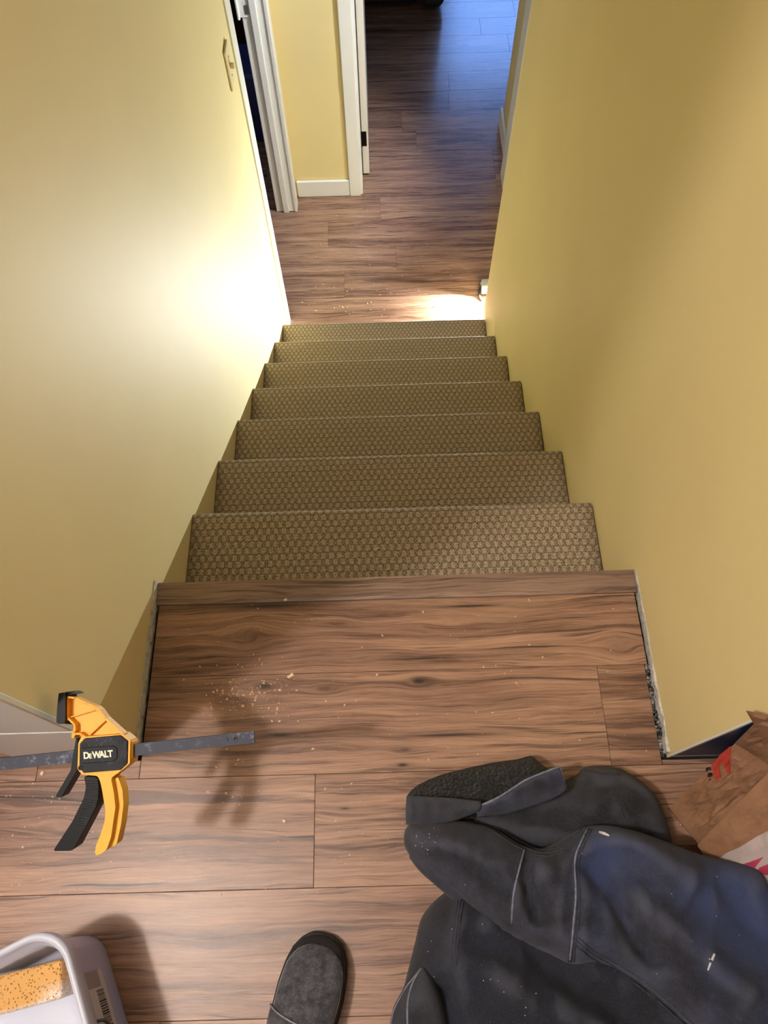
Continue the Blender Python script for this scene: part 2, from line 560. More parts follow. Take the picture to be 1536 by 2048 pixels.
# broken plaster showing in the wide gap by the right wall
bm = bmesh.new()
rr = random.Random(5)
for i in range(150):
    yv = -0.335 + 0.155 * rr.random()
    s = 0.0015 + 0.0035 * rr.random()
    xx = 0.4375 + 0.0105 * rr.random()
    m4 = Matrix.Translation((xx, yv, SUBZ + 0.002 + 0.006 * rr.random())) @ Matrix.Rotation(rr.random() * 6, 4, Vector((rr.random(), rr.random(), rr.random())).normalized())
    bmesh.ops.create_icosphere(bm, subdivisions=1, radius=s, matrix=m4 @ Matrix.Diagonal((0.7, 1.5, 0.8, 1)))
tag(link('plaster_rubble', bm, ROUGH), 'crumbs of broken white plaster in the gap between right wall and wood floor', 'plaster', kind='stuff')
struct('trim_navy_base', boxes((0.456, 1.6, WY_R + 0.0008, WY_R + 0.0055, SUBZ, 0.011)), RAW)

# lower hall
JY = 2.60
struct('trim_casing_near', boxes((-0.61, -0.4445, 1.7955, 1.880, LZ + 0.001, 0.75)), WHITE)
struct('wall_hall_left', boxes((-0.537, -0.446, JY + 0.02, 2.715, LZ, 0.985), (-0.555, -0.446, 1.8805, JY + 0.0195, 0.66, 0.985)), YELLOW)
o = struct('trim_jamb', boxes((-0.538, -0.445, JY, JY + 0.0195, LZ + 0.001, 0.65), (-0.502, -0.474, JY - 0.012, JY + 0.001, LZ + 0.001, 0.65),
                              (-0.4455, -0.429, JY - 0.006, JY + 0.055, LZ + 0.001, 0.70)), WHITE)
bevel(o, 0.003)
WB = 2.713
struct('wall_back', boxes((-0.555, -0.105, WB + 0.003, WB + 0.115, LZ, 0.985), (0.66, 1.6, WB + 0.003, WB + 0.115, LZ, 0.985), (-0.105, 0.66, WB + 0.003, WB + 0.115, 0.62, 0.985)), YELLOW)
o = struct('baseboard_back', boxes((-0.4285, -0.157, WB - 0.013, WB + 0.002, LZ + 0.001, LZ + 0.095)), WHITE)
bevel(o, 0.004)
o = struct('trim_door_frame', boxes((-0.156, -0.0995, WB - 0.016, WB + 0.002, LZ + 0.001, 0.68), (-0.1045, -0.088, WB - 0.004, WB + 0.118, LZ + 0.001, 0.62),
                                    (0.645, 0.6595, WB + 0.0, WB + 0.118, LZ + 0.001, 0.62), (0.65, 0.71, WB - 0.016, WB + 0.002, LZ + 0.001, 0.68),
                                    (-0.088, 0.645, WB, WB + 0.118, 0.60, 0.62)), WHITE)
bevel(o, 0.003)
# far room
struct('wall_far_room', boxes((0.69, 0.79, WB + 0.116, 3.225, LZ, 0.985)), YELLOW)
o = struct('baseboard_far_room', boxes((0.672, 0.689, WB + 0.119, 3.242, LZ + 0.001, LZ + 0.095), (0.689, 0.80, 3.226, 3.242, LZ + 0.001, LZ + 0.095)), WHITE)
bevel(o, 0.004)
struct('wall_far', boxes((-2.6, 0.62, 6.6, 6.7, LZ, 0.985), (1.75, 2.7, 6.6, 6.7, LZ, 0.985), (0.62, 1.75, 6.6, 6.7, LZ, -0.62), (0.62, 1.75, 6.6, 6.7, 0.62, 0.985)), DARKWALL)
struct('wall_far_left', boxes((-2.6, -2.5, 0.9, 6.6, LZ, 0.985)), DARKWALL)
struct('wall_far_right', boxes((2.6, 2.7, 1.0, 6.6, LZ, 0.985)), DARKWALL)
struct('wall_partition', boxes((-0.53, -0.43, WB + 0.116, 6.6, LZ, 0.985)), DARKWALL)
struct('wall_hall_end', boxes((0.571, 2.6, 0.9, 1.0, LZ, 0.985), (-2.5, -0.611, 0.9, 1.0, LZ, 0.985)), GREYWALL)
struct('ceiling_lower', boxes((-2.6, 2.7, 1.99, 6.7, 0.99, 1.05), (-2.6, -0.611, 0.9, 1.99, 0.99, 1.05), (0.571, 2.7, 0.9, 1.99, 0.99, 1.05)), CEIL)
struct('wall_stair_head', boxes((-0.45, 0.45, 1.87, 1.985, 0.99, TOP)), YELLOW)
# window of the far room, seen only as the blue shine on the floor
o = struct('window_1', boxes((0.62, 0.67, 6.59, 6.7, -0.62, 0.62), (1.70, 1.75, 6.59, 6.7, -0.62, 0.62), (0.67, 1.70, 6.59, 6.7, 0.57, 0.62), (0.67, 1.70, 6.59, 6.7, -0.62, -0.57)), WHITE)
g = G('daylit_pane')
g.set(Base_Color=(0.02, 0.02, 0.03), Emission_Color=(0.20, 0.40, 1.0), Emission_Strength=8.0, Roughness=0.2)
pane = link('pane', boxes((0.67, 1.70, 6.63, 6.64, -0.57, 0.57)), g.m, o)

# upper room shell
struct('ceiling', boxes((-2.3, 1.7, YB - 0.1, 2.0, TOP, TOP + 0.06)), CEIL)
struct('wall_room_back', boxes((-2.3, 1.7, YB - 0.1, YB, -0.2, TOP)), GREYWALL)
struct('wall_room_left', boxes((-2.3, -2.2, YB, 0.7, -0.2, TOP)), GREYWALL)
struct('wall_room_right', boxes((1.6, 1.7, YB, -0.22, -0.2, TOP)), GREYWALL)
struct('wall_room_end', boxes((-2.2, -0.611, 0.6, 0.7, -0.2, TOP)), GREYWALL)

# ------------------------------------------------------------------ door
door = thing('door_1', 'white interior door swung open into the dark room past the hall', 'door', (-0.068, 2.852, LZ))
door['kind'] = 'structure'
DOORM = paint('door_white', (226, 220, 208), 0.4)
slab = link('door_slab', boxes((-0.085, -0.052, 2.852, 3.58, LZ + 0.012, 0.60)), DOORM, door)
bevel(slab, 0.002)
BLACKM = plain('black_metal', (22, 22, 24), 0.35, 0.8)
h = link('hinge', boxes((-0.0835, -0.060, 2.8495, 2.8515, -1.268, -1.186)), BLACKM, door)
cylb = bmesh.new(); cyl(cylb, (-0.0865, 2.848), 0.004, -1.270, -1.184, 12)
link('hinge_pin', cylb, BLACKM, h)
h['label'] = 'black door hinge leaf'

# hinge painted over on the left jamb
hin = thing('door_hinge', 'white painted hinge on the jamb of the left doorway', 'hinge', (-0.53, JY - 0.004, -0.45))
hb = link('hinge_leaf', boxes((-0.549, -0.505, JY - 0.004, JY - 0.0005, -0.475, -0.40)), WHITE, hin)
bevel(hb, 0.003)
cb = bmesh.new(); cyl(cb, (-0.550, JY - 0.006), 0.006, -0.480, -0.395, 12)
link('hinge_knuckle', cb, WHITE, hin)
link('strike_plate', boxes((-0.522, -0.507, JY - 0.006, JY - 0.0045, -0.462, -0.428)), plain('steel', (120, 122, 118), 0.35, 0.9), hin)

# ------------------------------------------------------------------ staircase
stairs = thing('staircase', 'straight carpeted staircase going down between two yellow walls', 'stairs', (0, 0.85, LZ))
def step_mesh(k):
    yn = k * RUN - 0.0065
    zt = -k * RISE
    r = 0.014
    prof = []
    yb = (k - 1) * RUN - 0.0065 - 0.018 if k > 0 else -0.05
    prof.append((yb, zt))
    for i in range(9):
        t = i / 8
        a = math.pi / 2 - t * math.pi
        prof.append((yn - r + r * math.cos(a), zt - r + r * math.sin(a)))
    prof.append((yn - 0.022, zt - 2 * r - 0.001))
    prof.append((yn - 0.022, zt - RISE + 0.0005))
    prof2 = [prof[0]]
    for a, b in zip(prof[:-1], prof[1:]):
        d = math.hypot(b[0] - a[0], b[1] - a[1]); n = max(1, int(d / 0.03))
        prof2 += [(a[0] + (b[0] - a[0]) * i / n, a[1] + (b[1] - a[1]) * i / n) for i in range(1, n + 1)]
    bm = bmesh.new()
    uvl = bm.loops.layers.uv.new('UVMap')
    xs = np.linspace(-0.4485, 0.4465, 31)
    arc = [0]
    for a, b in zip(prof2[:-1], prof2[1:]):
        arc.append(arc[-1] + math.hypot(b[0] - a[0], b[1] - a[1]))
    grid = [[bm.verts.new((x, p[0], p[1] + 0.0012 * mnoise.noise(Vector((x * 6, k * 5, j * .4))))) for j, p in enumerate(prof2)] for x in xs]
    for i in range(len(xs) - 1):
        for j in range(len(prof2) - 1):
            f = bm.faces.new((grid[i][j], grid[i + 1][j], grid[i + 1][j + 1], grid[i][j + 1]))
            for l, (a, b) in zip(f.loops, ((i, j), (i + 1, j), (i + 1, j + 1), (i, j + 1))):
                l[uvl].uv = (xs[a] + k * 0.37, arc[b])
            f.smooth = True
    # closed body beneath the wrap
    yb2, zb = yb, zt - RISE + 0.0005
    lo = [[bm.verts.new((x, yy_, zb)) for yy_ in (yb2,)] for x in (xs[0], xs[-1])]
    for s, row in ((0, grid[0]), (1, grid[-1])):
        f = bm.faces.new(row + [lo[s][0]]) if s else bm.faces.new(row[::-1] + [lo[s][0]])
        for l in f.loops:
            l[uvl].uv = (l.vert.co.y, l.vert.co.z)
    f = bm.faces.new([grid[0][0], lo[0][0], lo[1][0]] + [grid[i][0] for i in range(len(xs) - 1, 0, -1)])
    f2 = bm.faces.new([lo[0][0]] + [grid[i][-1] for i in range(len(xs))] + [lo[1][0]])
    return bm
for k in range(1, 8):
    link('carpeted_step', step_mesh(k), CARPET, stairs)
# top riser under the wooden nosing
rb = bmesh.new()
box(rb, -0.4485, 0.4465, -0.030, -0.022, -RISE + 0.002, -0.012)
u = rb.loops.layers.uv.new('UVMap')
for f in rb.faces:
    for l in f.loops:
        l[u].uv = (l.vert.co.x, l.vert.co.z)
link('carpeted_riser', rb, CARPET, stairs)
# wooden nosing
nb = bmesh.new()
uvl = nb.loops.layers.uv.new('plank'); rl = nb.loops.layers.float_color.new('rnd')
pr = [(-0.046, 0.0), (-0.0455, 0.004), (-0.040, 0.0055), (-0.010, 0.0055), (-0.0015, 0.0045), (0.0, -0.001), (0.0, -0.016), (-0.004, -0.020), (-0.020, -0.020), (-0.020, -0.0095), (-0.046, -0.0095)]
xs = [-0.447, -0.2, 0.0, 0.2, 0.4465]
gr = [[nb.verts.new((x, p[0], p[1])) for p in pr] for x in xs]
for i in range(4):
    for j in range(len(pr)):
        nb.faces.new((gr[i][j], gr[i + 1][j], gr[i + 1][(j + 1) % len(pr)], gr[i][(j + 1) % len(pr)]))
nb.faces.new(gr[0]); nb.faces.new(gr[-1][::-1])
for f in nb.faces:
    for l in f.loops:
        l[uvl].uv = (l.vert.co.x, l.vert.co.y - l.vert.co.z); l[rl] = (0.31, 0.62, 0.2, 1)
ns = link('stair_nosing', nb, WOOD_NOSE, stairs)
ns['label'] = 'walnut coloured wooden stair nosing'

# ------------------------------------------------------------------ light switch
sw = thing('light_switch', 'ivory toggle light switch on the left yellow wall', 'light switch', (-0.45, 1.675, -0.083))
IVORY = plain('ivory_plastic', (228, 214, 168), 0.35, vary=0.03)
pl = link('switch_plate', boxes((-0.4495, -0.443, 1.640, 1.711, -0.142, -0.024)), IVORY, sw)
bevel(pl, 0.003, 3)
tg = bmesh.new()
box(tg, -0.4435, -0.431, 1.671, 1.680, -0.090, -0.074)
tg = link('toggle', tg, IVORY, sw); tg.rotation_euler = (0, 0, 0); bevel(tg, 0.002)
for zz in (-0.055, -0.111):
    sb = bmesh.new()
    bmesh.ops.create_cone(sb, cap_ends=True, segments=12, radius1=0.003, radius2=0.0025, depth=0.0015,
                          matrix=Matrix.Translation((-0.4425, 1.6755, zz)) @ Matrix.Rotation(math.pi / 2, 4, 'Y'))
    link('screw', sb, plain('screw_ivory', (170, 158, 120), 0.4), sw)

# ------------------------------------------------------------------ work light lying at the foot of the right wall
wl = thing('work_light', 'small lit work light lying on the floor at the foot of the right wall', 'work light', (0.49, 2.01, LZ))
LB = plain('work_light_grey', (150, 150, 150), 0.4)
DK = plain('rubber_black', (26, 26, 28), 0.55)
b = bmesh.new(); box(b, 0.474, 0.530, 1.996, 2.046, LZ + 0.006, LZ + 0.062)
wb = link('lamp_body', b, LB, wl); bevel(wb, 0.006, 3)
g = G('lit_lens'); g.set(Base_Color=(0.9, 0.9, 0.9), Emission_Color=(1, 0.98, 0.9), Emission_Strength=8.0)
link('lens', boxes((0.480, 0.524, 1.9935, 1.9955, LZ + 0.014, LZ + 0.054)), g.m, wl)
b = bmesh.new()
tube(b, smoothline([(0.4725, 1.962, LZ + 0.006), (0.4655, 1.985, LZ + 0.010), (0.4675, 2.012, LZ + 0.016), (0.476, 2.035, LZ + 0.020)]), 0.005, 8)
link('stand_bracket', b, DK, wl)
b = bmesh.new()
bmesh.ops.create_uvsphere(b, u_segments=16, v_segments=10, radius=0.009, matrix=Matrix.Translation((0.4815, 2.057, LZ + 0.016)) @ Matrix.Diagonal((0.8, 1.3, 0.9, 1)))
kb = link('knob', b, plain('white_rubber', (225, 222, 225), 0.5), wl, True)
kb['label'] = 'white end knob'

# ------------------------------------------------------------------ dark furniture and storage in the far rooms
arm = thing('armchair', 'black upholstered armchair in the dark room past the hall', 'armchair', (0.15, 4.62, LZ))
BLK = plain('black_upholstery', (16, 16, 18), 0.8, bump=0.2)
def soft(name, x0, x1, y0, y1, z0, z1, r, parent, m=BLK):
    o = link(name, boxes((x0, x1, y0, y1, z0, z1)), m, parent)
    bevel(o, r, 5); return o
soft('seat', -0.24, 0.29, 4.30, 4.90, LZ + 0.03, LZ + 0.46, 0.05, arm)
soft('backrest', -0.26, 0.31, 4.88, 5.10, LZ + 0.14, LZ + 0.95, 0.08, arm)
soft('armrest', 0.295, 0.432, 4.26, 5.0, LZ + 0.025, LZ + 0.60, 0.05, arm)
soft('armrest', -0.382, -0.245, 4.26, 5.0, LZ + 0.025, LZ + 0.60, 0.05, arm)
for lx in (0.365, -0.32):
    for lyy in (4.36, 4.95):
        b = bmesh.new(); cyl(b, (lx, lyy), 0.022, LZ + 0.001, LZ + 0.0252, 14)
        link('leg', b, BLACKM, arm)

def tote(x0, x1, y0, y1, z0, z1, m, label, lid=True):
    t = thing('storage_tote', label, 'storage tote', ((x0 + x1) / 2, (y0 + y1) / 2, z0))
    bm = bmesh.new()
    vs = box(bm, x0, x1, y0, y1, z0, z1 - 0.03)
    for v in vs[:4]:
        v.co.x += 0.02 * (1 if v.co.x < (x0 + x1) / 2 else -1); v.co.y += 0.02 * (1 if v.co.y < (y0 + y1) / 2 else -1)
    bevel(link('bin', bm, m, t), 0.01, 3)
    bevel(link('lid', boxes((x0 - 0.012, x1 + 0.012, y0 - 0.012, y1 + 0.012, z1 - 0.029, z1)), m, t), 0.008, 3)
    return t
NV = plain('navy_plastic', (52, 62, 122), 0.45)
NB = plain('blue_plastic', (40, 84, 176), 0.4)
MR = plain('maroon_plastic', (74, 22, 26), 0.5)
tote(-1.15, -0.55, 3.12, 3.36, LZ + 0.001, LZ + 0.40, NV, 'navy storage tote on the floor of the dark room behind the left doorway')
tote(-1.20, -0.62, 3.72, 4.28, LZ + 0.001, LZ + 0.45, MR, 'maroon storage tote behind the navy one in the left doorway')
tote(-1.25, -0.64, 4.36, 4.90, LZ + 0.001, LZ + 0.62, NB, 'bright blue storage tote at the far top of the left doorway')
add_light('left_room_fill', 'AREA', (-1.6, 3.0, 0.9), 3.0, (0.6, 0.7, 1.0), target=(-0.9, 3.6, LZ), size=0.8)  # added fill light without a fixture, lifts the dark left room

# ------------------------------------------------------------------ ceiling light above the landing (out of view)
cl = thing('ceiling_light', 'bare bulb ceiling fixture above the landing', 'ceiling light', (LAMP[0], LAMP[1], TOP))
b = bmesh.new(); cyl(b, LAMP[:2], 0.06, TOP - 0.04, TOP - 0.0005, 28)
link('ceiling_plate', b, WHITE, cl)
b = bmesh.new(); cyl(b, LAMP[:2], 0.02, TOP - 0.085, TOP - 0.041, 16)
link('bulb_socket', b, WHITE, cl)
hl = thing('hall_fill', 'added ceiling spotlight that brightens the lower hall', 'ceiling light', (0.75, 1.95, 0.99))  # added unseen fixture to go with the hall fill spot
b = bmesh.new(); cyl(b, (0.75, 1.95), 0.05, 0.955, 0.9895, 32)
g = G('fill_diffuser'); g.set(Base_Color=(0.9, 0.9, 0.9), Emission_Color=(0.92, 0.97, 1.0), Emission_Strength=3.0)
link('diffuser', b, g.m, hl)
add_light('hall_fill_spot', 'SPOT', (0.75, 1.95, 0.94), 150, (0.90, 0.96, 1.0), 0.05, target=(-0.42, 2.66, -1.0), spot_size=math.radians(44), spot_blend=0.7)  # fill spot added to brighten the hall panel and casing
#OBJECTS
# ------------------------------------------------------------------ trigger clamp held out over the floor on a low stool
CZ = 0.0                                   # local: mid plane of the clamp
CL_TILT = math.radians(16)
CL_O = at(205, 1515, 0.350)
CL_Y = np.array([0, math.cos(CL_TILT), math.sin(CL_TILT)]); CL_N = np.array([0, -math.sin(CL_TILT), math.cos(CL_TILT)])
def ca(px, py, w):
    d = at(px, py, 0.0) - CAM
    P = CAM + d * (((CL_O + CL_N * w - CAM) @ CL_N) / (d @ CL_N)) - CL_O
    return np.array([P[0], P @ CL_Y, w])
def capoly(pts, w):
    return [tuple(ca(x, y, w)[:2]) for x, y in pts]
clamp = thing('trigger_clamp', 'yellow and black one-handed trigger bar clamp beside the white end of the left wall', 'clamp', tuple(CL_O))
clamp.rotation_euler = (CL_TILT, 0, 0)
YEL = plain('yellow_plastic', (238, 172, 48), 0.52, vary=0.05, scale=60)
g = G('black_textured_plastic')
o_ = g.obj()
nn = g.noise(o_, 420, 4, 0.7)
dd = g.noise(o_, 60, 4, 0.65)
g.put(g.b.inputs['Base Color'], g.mix(g.math('MULTIPLY', g.smooth(dd, 0.42, 0.7), g.smooth(nn, 0.45, 0.65)), lin((16, 18, 26)), lin((66, 68, 86))))
g.set(Roughness=0.55, Specular_IOR_Level=0.25); g.bump(nn, 0.25, 0.0006)
PLATE = g.m
g = G('worn_steel_bar')
o_ = g.obj()
dd = g.noise(o_, 55, 5, 0.7); nn = g.noise(o_, 500, 3, 0.7)
g.put(g.b.inputs['Base Color'], g.mix(g.smooth(dd, 0.52, 0.72), lin((42, 45, 58)), lin((122, 125, 142))))
g.set(Roughness=0.55, Metallic=0.35); g.bump(nn, 0.15, 0.0005)
STEEL = g.m
BLKP = plain('black_plastic', (9, 10, 15), 0.5, vary=0.2, scale=80, Specular_IOR_Level=0.2)
c5 = lambda pts: [(100 + x / 8.084, 1370 + y / 8.084) for x, y in pts]
c3 = lambda pts: [(x / 6.024, 1480 + y / 6.024) for x, y in pts]

# bar with its stop hole
zt = CZ + 0.004
hole = [(472 + 4.2 * math.cos(a), 1477.5 + 4.2 * math.sin(a)) for a in np.linspace(0, 2 * math.pi, 16, endpoint=False)]
bm = bmesh.new()
prism(bm, capoly([(507, 1463), (508, 1486), (-385, 1583), (-386, 1558)], zt), CZ - 0.004, zt, [capoly(hole, zt)])
bar = link('bar', bm, STEEL, clamp)
bm = bmesh.new()
p = ca(452, 1480, zt); cyl(bm, p[:2], 0.0024, zt - 0.001, zt + 0.0012, 14)
link('stop_pin', bm, STEEL, bar)

# housing: jaw arm, drive box, grip
jaw = c5([(245, 180), (400, 196), (600, 288), (740, 345), (810, 400), (900, 530), (1180, 780), (1270, 880), (1290, 960), (1280, 1250), (1160, 1385),
          (520, 1455), (440, 1360), (450, 1000), (478, 930), (500, 835), (475, 802), (412, 812), (400, 865), (345, 860), (348, 770), (372, 735), (375, 640), (280, 545), (245, 560)])
zb0, zb1 = CZ - 0.013, CZ + 0.013
def pz(bm, px, z0, z1, r=0.0):
    q = capoly(px, z1)
    if r:
        q = rounded(q, r)
    prism(bm, q, z0, z1)
bm = bmesh.new()
pz(bm, jaw, zb0, CZ + 0.003)
def wall(bm, px, w, z0, z1):
    """thin upright rib following a line of pixels"""
    q = [Vector(ca(x, y, z1)[:2]) for x, y in px]
    for a, b in zip(q[:-1], q[1:]):
        d = (b - a); n = Vector((-d.y, d.x)).normalized() * w / 2; e = d.normalized() * w / 2
        prism(bm, [tuple(a - e + n), tuple(a - e - n), tuple(b + e - n), tuple(b + e + n)], z0, z1)
wall(bm, c5([(560, 840), (510, 815), (480, 790), (400, 790), (375, 840), (370, 770), (395, 735), (392, 640), (290, 540), (262, 560), (262, 192), (400, 212), (600, 302), (735, 360), (800, 415), (890, 540), (1170, 795), (1180, 800)]), 0.0026, CZ, zb1)
wall(bm, c5([(300, 530), (740, 400), (790, 415)]), 0.0018, CZ, CZ + 0.008)
wall(bm, c5([(640, 800), (910, 545)]), 0.0022, CZ, CZ + 0.009)
box_px = c5([(500, 840), (1170, 790), (1300, 900), (1290, 1270), (1150, 1390), (520, 1455), (440, 1360), (455, 940)])
pz(bm, box_px, zb0, zb1, 0.002)
pz(bm, c5([(1260, 850), (1335, 925), (1330, 1180), (1270, 1260)]), zb0, CZ + 0.009, 0.002)
hous = link('housing', bm, YEL, clamp)
bevel(hous, 0.0012, 2)
grip_px = [(164, 1549), (195, 1552), (200, 1562), (204, 1580), (208, 1604), (211, 1621), (209, 1643), (202, 1666), (191, 1694), (190, 1707), (193, 1711), (206, 1706), (214, 1698), (222, 1675), (227, 1640), (231, 1613), (227, 1582), (222, 1556), (243, 1541)]
bm = bmesh.new()
pz(bm, grip_px, CZ - 0.016, CZ + 0.014, 0.003)
pz(bm, [(226, 1560), (236, 1553), (245, 1580), (247, 1610), (242, 1650), (233, 1690), (216, 1697), (224, 1660), (231, 1625), (230, 1600)], CZ - 0.014, CZ + 0.006, 0.003)
gr_ = link('grip_handle', bm, YEL, clamp)
bevel(gr_, 0.003, 3)
plate_px = c5([(560, 862), (1135, 812), (1255, 905), (1245, 1270), (1135, 1375), (540, 1425), (470, 1330), (478, 950)])
bm = bmesh.new(); pz(bm, plate_px, zb1 - 0.001, zb1 + 0.0022)
pz(bm, c5([(500, 1020), (1030, 978), (1085, 1030), (1090, 1180), (1020, 1240), (490, 1275)]), zb1, zb1 + 0.0032, 0.002)
plate = link('side_plate', bm, PLATE, clamp); bevel(plate, 0.0008, 2)
for (x, y) in c5([(570, 965), (1150, 910), (1185, 1245), (505, 1335)]):
    bm = bmesh.new(); q = ca(x, y, zb1)
    n = 16
    ring = [(q[0] + 0.0028 * math.cos(2 * math.pi * k / n), q[1] + 0.0028 * math.sin(2 * math.pi * k / n)) for k in range(n)]
    ring2 = [(q[0] + 0.0014 * math.cos(2 * math.pi * k / n), q[1] + 0.0014 * math.sin(2 * math.pi * k / n)) for k in range(n)]
    prism(bm, ring, zb1 + 0.0018, zb1 + 0.0030, [ring2])
    prism(bm, ring2, zb1 + 0.0018, zb1 + 0.0024)
    link('screw', bm, BLKP, plate)

def text_mesh(chars, bold=0.03):
    """[(string, x, size)] -> flat 2d triangles (list of polygons)"""
    polys = []
    for s, x, y, size, wsc in chars:
        cu = bpy.data.curves.new('lettering', 'FONT')
        cu.body = s; cu.size = 1.0; cu.offset = bold; cu.resolution_u = 4
        ob = bpy.data.objects.new('lettering', cu)
        COL.objects.link(ob)
        bpy.context.view_layer.update()
        dg = bpy.context.evaluated_depsgraph_get()
        me = bpy.data.meshes.new_from_object(ob.evaluated_get(dg))
        for p in me.polygons:
            polys.append([(x + me.vertices[i].co.x * size * wsc, y + me.vertices[i].co.y * size) for i in p.vertices])
        bpy.data.objects.remove(ob)
        bpy.data.meshes.remove(me)
    return polys
def solid_polys(bm, polys, fn, h):
    """polygons mapped by fn(x, y) -> (point, normal), extruded by h"""
    cache = {}
    edges = {}
    tops = []
    for p in polys:
        ids = []
        for q in p:
            k = (round(q[0], 5), round(q[1], 5))
            if k not in cache:
                P, N = fn(*q)
                P = Vector(P); N = Vector(N)
                cache[k] = (bm.verts.new(P + N * h), bm.verts.new(P - N * h * 0.5))
            if not ids or ids[-1] != k:
                ids.append(k)
        if len(set(ids)) < 3 or len(set(ids)) != len(ids):
            continue
        try:
            bm.faces.new([cache[k][0] for k in ids])
        except ValueError:
            continue
        for a, b in zip(ids, ids[1:] + ids[:1]):
            edges[(a, b)] = 1
    for (a, b) in edges:
        if (b, a) not in edges:
            try:
                bm.faces.new((cache[a][1], cache[b][1], cache[b][0], cache[a][0]))
            except ValueError:
                pass
A0 = np.array([100 + 545 / 8.084, 1370 + 1192 / 8.084]); A1 = np.array([100 + 975 / 8.084, 1370 + 1160 / 8.084])
ex = (A1 - A0); ex /= np.linalg.norm(ex); ey = np.array([ex[1], -ex[0]])
def logo(x, y):
    q = A0 + ex * (x + 0.0) + ey * y
    return ca(q[0], q[1], zb1 + 0.0034), (0, 0, 1)
H = 18.5
txt = text_mesh([('D', 0, 0, H, 0.86), ('E', 11.0, 0, H * 0.72, 0.86), ('W', 18.2, 0, H, 0.82), ('A', 32.0, 0, H, 0.86), ('L', 42.2, 0, H, 0.82), ('T', 49.2, 0, H, 0.86)], 0.035)
bm = bmesh.new(); solid_polys(bm, txt, logo, 0.0006)
CREAM = plain('cream_lettering', (236, 232, 206), 0.5, vary=0.03)
lt = link('lettering', bm, CREAM, plate); lt['label'] = 'raised cream lettering'

# moving pad
bm = bmesh.new()
pz(bm, c5([(140, 132), (250, 118), (247, 560), (232, 632), (122, 627), (100, 592), (112, 380)]), CZ - 0.016, CZ + 0.018, 0.0015)
pz(bm, c5([(245, 112), (345, 114), (412, 150), (330, 165), (245, 162)]), CZ - 0.014, CZ + 0.014, 0.001)
pz(bm, c5([(232, 565), (290, 565), (350, 640), (232, 632)]), CZ - 0.014, CZ + 0.004, 0.001)
pad = link('jaw_pad', bm, BLKP, clamp); bevel(pad, 0.0015, 2)
# trigger
bm = bmesh.new()
pz(bm, c3([(1010, 440), (1150, 440), (1185, 480), (1195, 560), (1190, 700), (1165, 800), (1085, 960), (900, 1310), (850, 1337), (652, 1340), (648, 1318), (870, 980), (1010, 690), (1032, 560)]), CZ - 0.014, CZ + 0.010, 0.002)
tr = link('trigger', bm, BLKP, clamp); bevel(tr, 0.002, 3)
for i in range(20):
    t = i / 19
    if t < 0.42:
        s = t / 0.42; a = (1050 - 20 * s, 470 + 240 * s); b = (1172, 470 + 240 * s)
    else:
        s = (t - 0.42) / 0.58; a = (1020 - 90 * s, 720 + 310 * s); b = (1160 - 130 * s, 740 + 310 * s)
    bm = bmesh.new(); wall(bm, c3([a, b]), 0.0011, CZ + 0.009, CZ + 0.0112)
    link('grip_ridge', bm, PLATE, tr)
# release lever
bm = bmesh.new()
pz(bm, [(151.5, 1476), (156, 1478), (155.5, 1500), (154.5, 1541), (123, 1595), (112, 1594), (111, 1592), (141, 1541), (147, 1505)], CZ - 0.010, CZ + 0.012, 0.001)
rl_ = link('release_lever', bm, BLKP, clamp); bevel(rl_, 0.0015, 2)
# fixed jaw at the far end of the bar, outside the frame
bm = bmesh.new()
pz(bm, [(-369, 1559), (-345, 1556), (-345, 1489), (-323, 1464), (-323, 1424), (-349, 1424), (-369, 1469), (-379, 1519)], CZ - 0.012, CZ + 0.012, 0.003)
pz(bm, [(-372, 1552), (-338, 1549), (-336, 1579), (-370, 1585)], CZ - 0.013, CZ + 0.013, 0.002)
fj = link('fixed_jaw', bm, YEL, clamp); bevel(fj, 0.0015, 2)
bm = bmesh.new(); pz(bm, [(-324, 1419), (-311, 1418), (-309, 1477), (-323, 1479)], CZ - 0.020, CZ + 0.018, 0.001)
bevel(link('jaw_pad', bm, BLKP, clamp), 0.0015, 2)
for o_ in [clamp] + list(clamp.children_recursive):
    if o_ is not clamp:
        o_.matrix_parent_inverse = Matrix.Identity(4)
CLM = Matrix.Translation(Vector(CL_O)) @ Matrix.Rotation(CL_TILT, 4, 'X')
CL_LOW = min((CLM @ v.co).z for v in fj.data.vertices)
CL_X = min((CLM @ v.co).x for v in fj.data.vertices)
print('fixed jaw', CL_LOW, CL_X)
# stool that carries the far end of the clamp
stl = thing('stool', 'low wooden stool standing to the left under the end of the clamp', 'stool', (-0.87, -0.44, 0))
PINE = plain('pine', (190, 150, 100), 0.55, vary=0.15, scale=14)
sx0, sx1, sy0, sy1, sz = -1.0, -0.742, -0.56, -0.34, CL_LOW - 0.0008
bevel(link('stool_top', boxes((sx0, sx1, sy0, sy1, sz - 0.022, sz)), PINE, stl), 0.004, 3)
for xx in (sx0 + 0.02, sx1 - 0.055):
    for yy_ in (sy0 + 0.02, sy1 - 0.055):
        bevel(link('leg', boxes((xx, xx + 0.035, yy_, yy_ + 0.035, 0.0005, sz - 0.0222)), PINE, stl), 0.003)

